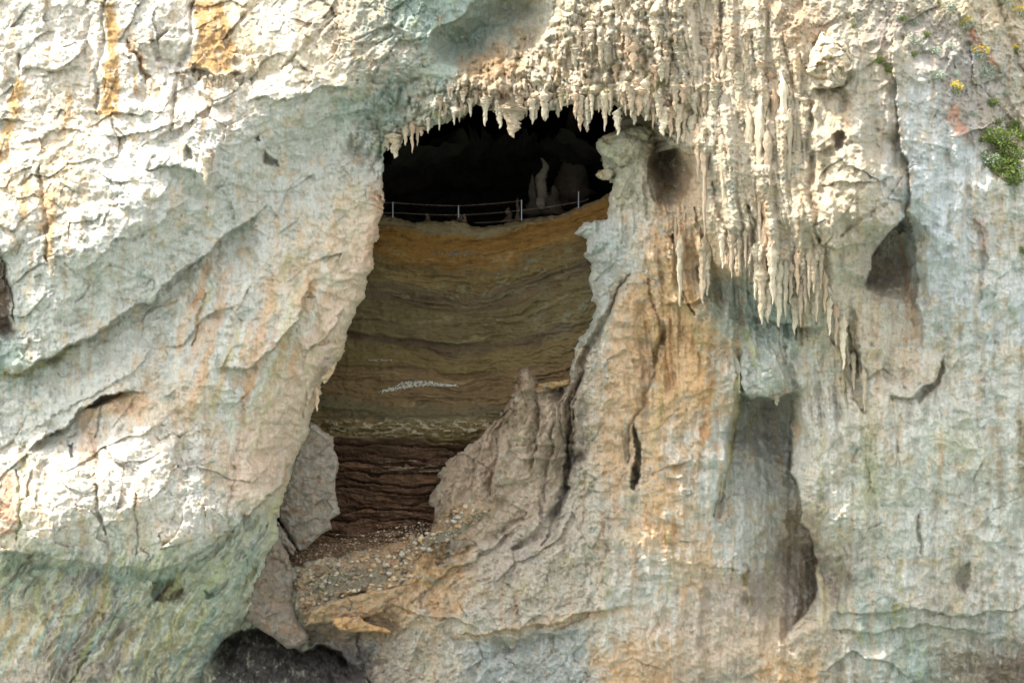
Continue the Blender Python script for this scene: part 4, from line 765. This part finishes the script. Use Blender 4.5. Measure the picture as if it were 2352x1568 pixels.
for x, yt, yb, wd, lb in [(1680, 530, 640, 17, DL), (1698, 540, 634, 14, DL), (1712, 520, 618, 13, DL), (1750, 610, 746, 28, "thick cream stalactite with the lowest double tip under the tall curtain"), (1765, 630, 743, 21, DL), (1789, 600, 752, 26, "long crusty stalactite right of the lowest double tip under the curtain"), (1804, 590, 736, 17, DL), (1826, 670, 770, 21, DL), (1839, 640, 753, 17, DL), (1616, 540, 700, 28, "wide tapering stalactite left of the grey-green recess"), (1625, 560, 680, 16, DL), (1659, 530, 618, 13, DL),
    (1562, 540, 706, 16, DL), (1552, 500, 628, 11, DL), (1859, 570, 690, 19, DL), (1869, 590, 673, 15, DL), (1832, 570, 677, 17, DL), (1850, 620, 720, 17, DL), (1885, 580, 668, 13, DL), (1894, 620, 720, 18, DL), (1876, 640, 741, 17, DL), (1904, 680, 772, 18, DL), (1920, 690, 800, 18, DL), (1936, 720, 850, 17, DL), (1816, 600, 700, 16, DL), (1774, 560, 700, 20, DL), (1736, 560, 690, 20, DL), (1960, 800, 900, 16, DL), (1985, 840, 950, 15, DL)]:
    hang(x, yt, yb, wd * random.uniform(.8, 1.3), lb, DR, .02 if x < 1900 else .12)
hang(1784, 902, 932, 15, "single stubby stalactite under the lip of the dark square niche", None, -.1, 3)
hang(474, 350, 426, 24, "lone white stalactite hanging from the shaded bulge of the left cliff", None, -.5, 2); hang(486, 344, 400, 16, "shorter white stalactite just right of the lone one on the left cliff", None, -.4)
hang(118, 585, 640, 17, "ochre-stained stalactite at the end of the narrow orange streak on the far left", None, -.3)
hang(728, 886, 945, 14, "lower of two thin drips on the inner edge of the left cliff", None, -.1); hang(750, 846, 878, 11, "upper of two thin drips on the inner edge of the left cliff", None, -.1)
hang(1010, 34, 64, 9, "tiny stalactite on the left rim of the grey vault at the top", None, -.1)
for x, y in [(418, 178), (452, 176), (470, 182), (486, 180), (500, 178), (515, 182), (530, 180), (548, 182)]: hang(x, y - 10, y + 18 + random.random() * 14, 13 + 5 * random.random(), "knobbly white drip in the short row under the ochre hollow", "drips under the ochre hollow", -.5)
SMALL = "small knobbly stalactite among the many studding the rock above and right of the cave mouth"
cnt = 0
while cnt < 130:
    z = random.random()
    if z < .55: x, y = random.uniform(1290, 1640), random.uniform(0, 250)
    elif z < .85: x, y = random.uniform(1640, 1880), random.uniform(-10, 240)
    else: x, y = random.uniform(1000, 1300), random.uniform(195, 240)
    if z < .55 and (x - 1290) < (80 - y) * .3: continue
    big = random.random() ** 1.6; ln = 22 + 52 * big
    hang(x, y, y + ln, 11 + 13 * big + 3 * random.random(), SMALL, "stalactites on the rock above the cave mouth", .04); cnt += 1
for k, p_ in enumerate(protos):
    if k not in used: bpy.data.objects.remove(p_)

# ------------------------------------------------------------------ stalagmites in the cave
def stalagmite(x, yt, yb, wd, d, label, seed, col=(150, 138, 126), cat='stalagmite', group=None):
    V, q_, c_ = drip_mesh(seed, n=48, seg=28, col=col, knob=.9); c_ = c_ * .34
    V[:, 2] = 1 + V[:, 2]; V[:, 2] = 1 - V[:, 2]; V[:, 2] = 1 - V[:, 2] if False else V[:, 2]
    V[:, 2] = 1 - (1 - V[:, 2])                      # base at 0, tip at 1
    V[:, :2] *= np.where(V[:, 2:3] < .25, 1.25, 1.0)
    o = mesh_from("stalagmite", V, q_[:, ::-1], M_stal, c_); o.location = P(x, yb, d); t = (DIST + d) / DIST
    wm = wd / K * t; o.scale = (wm, wm, (yb - yt) / K * t); return tag(o, label, cat, group)
SG = "stalagmites in the cave"
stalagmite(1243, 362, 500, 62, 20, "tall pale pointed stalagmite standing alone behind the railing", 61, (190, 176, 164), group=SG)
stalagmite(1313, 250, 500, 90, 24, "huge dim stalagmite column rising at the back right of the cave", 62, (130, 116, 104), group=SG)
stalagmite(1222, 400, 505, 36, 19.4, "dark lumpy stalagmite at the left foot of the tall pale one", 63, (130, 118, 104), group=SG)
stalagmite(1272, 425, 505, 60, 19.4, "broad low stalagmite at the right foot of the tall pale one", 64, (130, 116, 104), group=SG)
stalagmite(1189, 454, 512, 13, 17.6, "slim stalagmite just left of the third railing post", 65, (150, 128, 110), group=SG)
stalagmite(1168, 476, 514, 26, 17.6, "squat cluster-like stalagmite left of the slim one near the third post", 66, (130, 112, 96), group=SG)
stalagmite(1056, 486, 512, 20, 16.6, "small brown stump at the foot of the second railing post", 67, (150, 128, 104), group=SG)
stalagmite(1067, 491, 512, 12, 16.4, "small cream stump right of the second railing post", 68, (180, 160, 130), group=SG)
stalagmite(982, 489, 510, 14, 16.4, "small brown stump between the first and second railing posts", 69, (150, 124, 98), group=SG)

# ------------------------------------------------------------------ railing on the ledge
sm = NT("painted_post"); sm.b.inputs['Base Color'].default_value = (.3, .32, .34, 1); sm.b.inputs['Roughness'].default_value = .5
sm.l(sm.ramp(sm.noise(sm.n('TexCoord').outputs['Object'], 9, 5), [(.35, (.32, .22, .15)), (.45, (.30, .33, .36))]), sm.b.inputs['Base Color'])
sc = NT("rusty_cable"); sc.b.inputs['Metallic'].default_value = .3
sc.l(sc.ramp(sc.noise(sc.n('TexCoord').outputs['Object'], 6, 5), [(.35, (.16, .10, .06)), (.65, (.34, .29, .25))]), sc.b.inputs['Base Color'])
def tube(pts, r, seg=8):
    V = []; F = []
    for i, p in enumerate(pts):
        p = Vector(p); t = (Vector(pts[min(i + 1, len(pts) - 1)]) - Vector(pts[max(i - 1, 0)])).normalized()
        a = t.orthogonal().normalized(); b = t.cross(a)
        for k in range(seg):
            c = 2 * math.pi * k / seg; V.append(p + (a * math.cos(c) + b * math.sin(c)) * r)
    n = len(pts)
    for i in range(n - 1):
        for k in range(seg): F.append((i * seg + k, i * seg + (k + 1) % seg, (i + 1) * seg + (k + 1) % seg, (i + 1) * seg + k))
    F.append(tuple(range(seg))); F.append(tuple((n - 1) * seg + k for k in range(seg))[::-1])
    return V, F
rail = bpy.data.objects.new("railing", None); COL.objects.link(rail); rail.location = P(1100, 500, 15.5)
tag(rail, "low railing of four pale posts and rusty cables along the edge of the cave floor", "railing")
def part(name, V, F, mat, parent, lab=None):
    b = parent.location; me = bpy.data.meshes.new(name); me.from_pydata([Vector(v) - b for v in V], [], F); me.materials.append(mat); me.update()
    o = bpy.data.objects.new(name, me); COL.objects.link(o); o.parent = parent
    if lab: o['label'] = lab
    return o
PO = [(902.3, 464, 500, 14.6), (1053, 472, 500, 16.0), (1198, 459, 507, 15.4), (1329, 440, 478, 13.4)]
for x, y0, y1, d in PO:
    po = part("post", *tube([P(x, y1, d), P(x, y0, d)], .042), sm.m, rail)
def cable(pts, sagm=.05):
    V = [Vector(P(*p)) for p in pts]; out = []
    for a, b in zip(V, V[1:]):
        for k in range(12):
            t = k / 12; p = a.lerp(b, t); p.z -= sagm * 4 * t * (1 - t); out.append(p)
    out.append(V[-1]); part("cable", *tube(out, .012, 6), sc.m, rail)
cable([(868, 463, 13.2), (902.3, 465.5, 14.6), (1053, 472.8, 16.), (1198, 461, 15.4)]); cable([(868, 488, 13.2), (902.3, 488, 14.6), (1053, 494, 16.), (1198, 483, 15.4), (1329, 463.5, 13.4), (1352, 457, 12.4)])
cable([(1090, 512, 16.0), (1198, 503.5, 15.4), (1329, 489, 13.6)])

# ------------------------------------------------------------------ loose stones
def stones(name, spots, mat, label=None):
    bm = bmesh.new(); bmesh.ops.create_icosphere(bm, subdivisions=1, radius=1); co = np.array([v.co for v in bm.verts]); fc = np.array([[v.index for v in f.verts] for f in bm.faces]); bm.free()
    V = []; F = []; cc = []
    for i, (p, r, c) in enumerate(spots):
        j = co * (1 + .35 * rng.randn(len(co), 1)) * np.array([1, .8, .7]) * r
        V.append(j + np.array(p)); F.append(fc + i * len(co)); cc.append(np.tile(c, (len(co), 1)))
    o = mesh_from(name, np.concatenate(V), np.concatenate(F), mat, np.concatenate(cc), smooth=False); return tag(o, kind='stuff')
M_stone = rock_mat("loose_stone", .3, 2.)
sp = []
poly = [(690, 1300), (834, 1264), (974, 1219), (1052, 1160), (1134, 1168), (1087, 1212), (960, 1280), (943, 1328), (892, 1350), (745, 1376), (700, 1420), (676, 1341)]
PX = rng.uniform(670, 1140, 7000); PY = rng.uniform(1155, 1440, 7000); ok = inpoly(poly, PX, PY)
for x, y in zip(PX[ok], PY[ok]):
    r = .035 + .26 * rng.rand() ** 8; c = lin([(196, 178, 148), (180, 174, 160), (158, 136, 108), (184, 154, 114), (132, 118, 100)][rng.randint(5)]) * .8
    sp.append((P(x, y, sheet_depth(x, y, C) - r * .3), r, c))
for i in range(1500):
    x = rng.uniform(660, 1000); y = 1292 - (x - 660) * .21 + rng.randn() * 12 - 10
    if y < 1400 and y > 1200: r = .045 + .10 * rng.rand() ** 4; sp.append((P(x, y, qd(x, y) - r * .3), r, lin([(160, 136, 108), (196, 178, 152), (120, 96, 76)][rng.randint(3)]) * .7))
stones("rubble", sp, M_stone)
sp = []
for i in range(520):
    t = rng.rand(); x = 880 + 165 * t + rng.randn() * 5; y = 898 - 15 * min(1, t * 2.2) + rng.rand() ** 1.5 * -13 * math.sin(math.pi * min(1, t * 1.1 + .05)) + rng.randn() * 1.2 + 2
    r = .03 + .07 * rng.rand() ** 2; sp.append((P(x, y, qd(x, y) - r * .4), r, lin((206, 204, 190)) * .8))
for i in range(46):
    x = rng.uniform(846, 900); y = 827 + rng.randn() * 1.4; r = .03 + .04 * rng.rand(); sp.append((P(x, y, qd(x, y) - r * .4), r, lin((190, 184, 168)) * .7))
for i in range(130):
    x = rng.normal(1048, 24); y = 583 + rng.randn() * 4; r = .03 + .04 * rng.rand(); sp.append((P(x, y, qd(x, y) - r * .4), r, lin((150, 146, 132)) * .6))
stones("gravel", sp, M_stone)

# ------------------------------------------------------------------ plants
def leaf_mat(name, c1, c2):
    s = NT(name); s.b.inputs['Roughness'].default_value = .7
    s.l(s.ramp(s.noise(s.n('TexCoord').outputs['Object'], 5, 3), [(.3, c1), (.7, c2)]), s.b.inputs['Base Color']); return s.m
MG = leaf_mat("green_leaves", (.06, .10, .02), (.19, .25, .05)); MS = leaf_mat("silver_leaves", (.26, .32, .24), (.46, .52, .40)); MY = leaf_mat("yellow_flowers", (.65, .46, .02), (.80, .62, .05)); MOS = leaf_mat("moss_green", (.07, .08, .02), (.18, .19, .04)); MB = leaf_mat("dry_stem", (.18, .12, .07), (.3, .22, .14))
def clump(n, r, lf, seed, up=.5, top=False):
    q = np.random.RandomState(seed); V = []; F = []
    for i in range(n):
        d = q.randn(3); d /= np.linalg.norm(d); d[1] = -abs(d[1]) * .8; d[2] = d[2] * .7 + up * .3
        rr = r * (.35 + .65 * q.rand() ** .5) * (1 + .8 * pn(np.array([d[0] * 2.2 + seed]), np.array([d[2] * 2.2]), seed)[0])
        if top: d[2] = abs(d[2]) + .5; rr = r * (.8 + .3 * q.rand())
        c = d * rr; a = q.randn(3); a /= np.linalg.norm(a); b = np.cross(a, q.randn(3)); b /= np.linalg.norm(b); l = lf * (.6 + .8 * q.rand())
        k = len(V); V += [c - a * l * .5, c + b * l * .3, c + a * l * .7, c - b * l * .3]; F.append((k, k + 1, k + 2, k + 3))
    return np.array(V), np.array(F)
def mk(name, V, F, mat):
    return mesh_from(name, V, F, mat, smooth=False)
def proto_plant(kind, seed):
    e = bpy.data.objects.new({'g': 'green_shrub', 's': 'silver_plant', 'y': 'flowering_plant', 'm': 'moss_patch'}[kind], None); COL.objects.link(e)
    n, lf = {'g': (900, .12), 's': (420, .15), 'y': (300, .14), 'm': (500, .09)}[kind]
    f = mk("foliage" , *clump(n, 1., lf, seed), {'g': MG, 's': MS, 'y': MS if seed % 2 else MG, 'm': MOS}[kind]); f.parent = e
    if kind == 'y':
        V, F = clump(150, .95, .20, seed + 3, 1.0, True); fl = mk("flower", V, F, MY); fl.parent = e
    if kind in 'gsy':
        Vs, Fs = [], []
        q = np.random.RandomState(seed + 9)
        for _ in range(7):
            d = q.randn(3); d /= np.linalg.norm(d); d[1] = -abs(d[1]); v, f_ = tube([(0, .3, -.3), tuple(d * .4), tuple(d * .85)], .03, 5); b = len(Vs); Vs += v; Fs += [tuple(b + i for i in ff) for ff in f_]
        me = bpy.data.meshes.new("stem"); me.from_pydata(Vs, [], Fs); me.materials.append(MB); st = bpy.data.objects.new("stem", me); COL.objects.link(st); st.parent = e
    return e
PR = {k: [proto_plant(k, 11 + i + 10 * ord(k) % 70) for i in range(3)] for k in 'gsym'}; pused = set()
GN = {'g': "green plants on the right slope", 's': "silver plants on the right slope", 'y': "yellow-flowered plants on the right slope", 'm': "moss patches over the cave mouth"}
CT = {'g': 'shrub', 's': 'plant', 'y': 'flower', 'm': 'moss'}
def plant(kind, x, y, r, label, i=[0]):
    i[0] += 1; p = PR[kind][i[0] % 3]
    if p.name in pused:
        o = p.copy(); COL.objects.link(o)
        for c in p.children: c2 = c.copy(); COL.objects.link(c2); c2.parent = o
    else: o = p; pused.add(p.name)
    d = sheet_depth(x, y); rm = 1.25 * r / K * (DIST + d) / DIST
    o.location = P(x, y, d - rm * (.25 if kind != 'm' else .1)); rm *= 1.15; o.scale = (rm * random.uniform(.9, 1.25), rm, rm * random.uniform(.75, 1.05)); o.rotation_euler = (0, random.uniform(-.5, .5), 0)
    tag(o, label, CT[kind], GN[kind])
for a in [('g', 2300, 328, 34, "largest bright green shrub on the right slope, in the middle of the green cluster"), ('g', 2272, 318, 22, "green shrub at the upper left of the green cluster"), ('g', 2322, 360, 26, "green shrub on the right of the green cluster, by the frame edge"), ('g', 2292, 384, 24, "green shrub left in the lower half of the green cluster"),
          ('g', 2326, 408, 30, "lowest bright green shrub of the cluster"), ('s', 2274, 370, 17, "silver plant tucked at the left of the green shrub cluster"), ('g', 2334, 290, 18, "narrow green shrub above the green cluster by the frame edge"), ('g', 2348, 312, 16, "green shrub cut by the right frame edge above the cluster"),
          ('s', 2061, 41, 9, "leftmost small silver plant on the upper right slope"), ('s', 2098, 55, 12, "silver plant beside the grey rock patch near the top"), ('s', 2100, 97, 15, "largest silver cushion under the small ledge on the upper slope"), ('s', 2148, 118, 12, "silver plant right of the largest silver cushion"), ('s', 2184, 111, 10, "flat silver plant left of the orange stained rock"), ('s', 2182, 17, 12, "silver plant at the very top edge of the slope"),
          ('s', 2156, 174, 13, "wide silver plant in the middle of the grey slope"), ('s', 2196, 171, 8, "little silver tuft right of the wide silver plant"), ('s', 2262, 168, 15, "tall silver plant below the second yellow flowers"), ('s', 2308, 214, 8, "small silver tuft near the right frame edge"), ('s', 2238, 261, 7, "tiny silver tuft left above the green shrub cluster"), ('s', 2331, 441, 9, "silver tuft just under the lowest green shrub"),
          ('g', 2021, 140, 10, "upper of two green tufts left of the blue-grey spur"), ('g', 2038, 161, 10, "lower of two green tufts left of the blue-grey spur"), ('g', 1960, 63, 7, "tiny green tuft over the cream boulder"), ('g', 2129, 82, 10, "green tuft right above the largest silver cushion"), ('g', 2100, 126, 7, "green tuft under the largest silver cushion"), ('g', 2074, 43, 7, "green tuft between the two leftmost silver plants"), ('g', 2279, 238, 13, "dark green tuft above the green shrub cluster"), ('g', 2290, 282, 9, "small green tuft touching the top of the green cluster"),
          ('y', 2220, 60, 13, "bright yellow flowers on the slope near the top, left of the brown cleft"), ('y', 2252, 130, 14, "orange-yellow flowers in the middle of the upper right slope"), ('y', 2191, 208, 11, "yellow flowers beside the orange stain, lowest of the flower clumps"), ('y', 2344, 34, 13, "yellow flowers at the right frame edge near the top corner"), ('y', 2312, 4, 10, "yellow flowers cut off by the top frame edge"), ('y', 2332, 116, 7, "tiny yellow flower clump near the right frame edge"),
          ('g', 2350, 575, 10, "green tuft on the blue-grey wall at the right frame edge"), ('m', 1492, 172, 13, "upper brown-green moss on the ridge over the thick stalactites"), ('m', 1512, 200, 16, "lower and larger brown-green moss on the ridge over the thick stalactites"), ('m', 1392, 210, 13, "dark moss above the thin spear-like stalactite"), ('m', 1297, 224, 12, "moss hanging over the gap in the middle of the fringe"), ('m', 1004, 268, 11, "dark green moss on the left part of the fringe"), ('m', 1058, 268, 9, "bright moss at the left top of the black cave mouth"), ('m', 1351, 45, 7, "tiny moss spot high above the cave mouth"),
          ('m', 1608, 208, 7, "tiny dark moss spot in the dripstone right of the large moss"), ('m', 56, 1020, 9, "dark moss spot on the far left cliff")]:
    plant(*a)
for l in PR.values():
    for p in l:
        if p.name not in pused:
            for c in list(p.children): bpy.data.objects.remove(c)
            bpy.data.objects.remove(p)
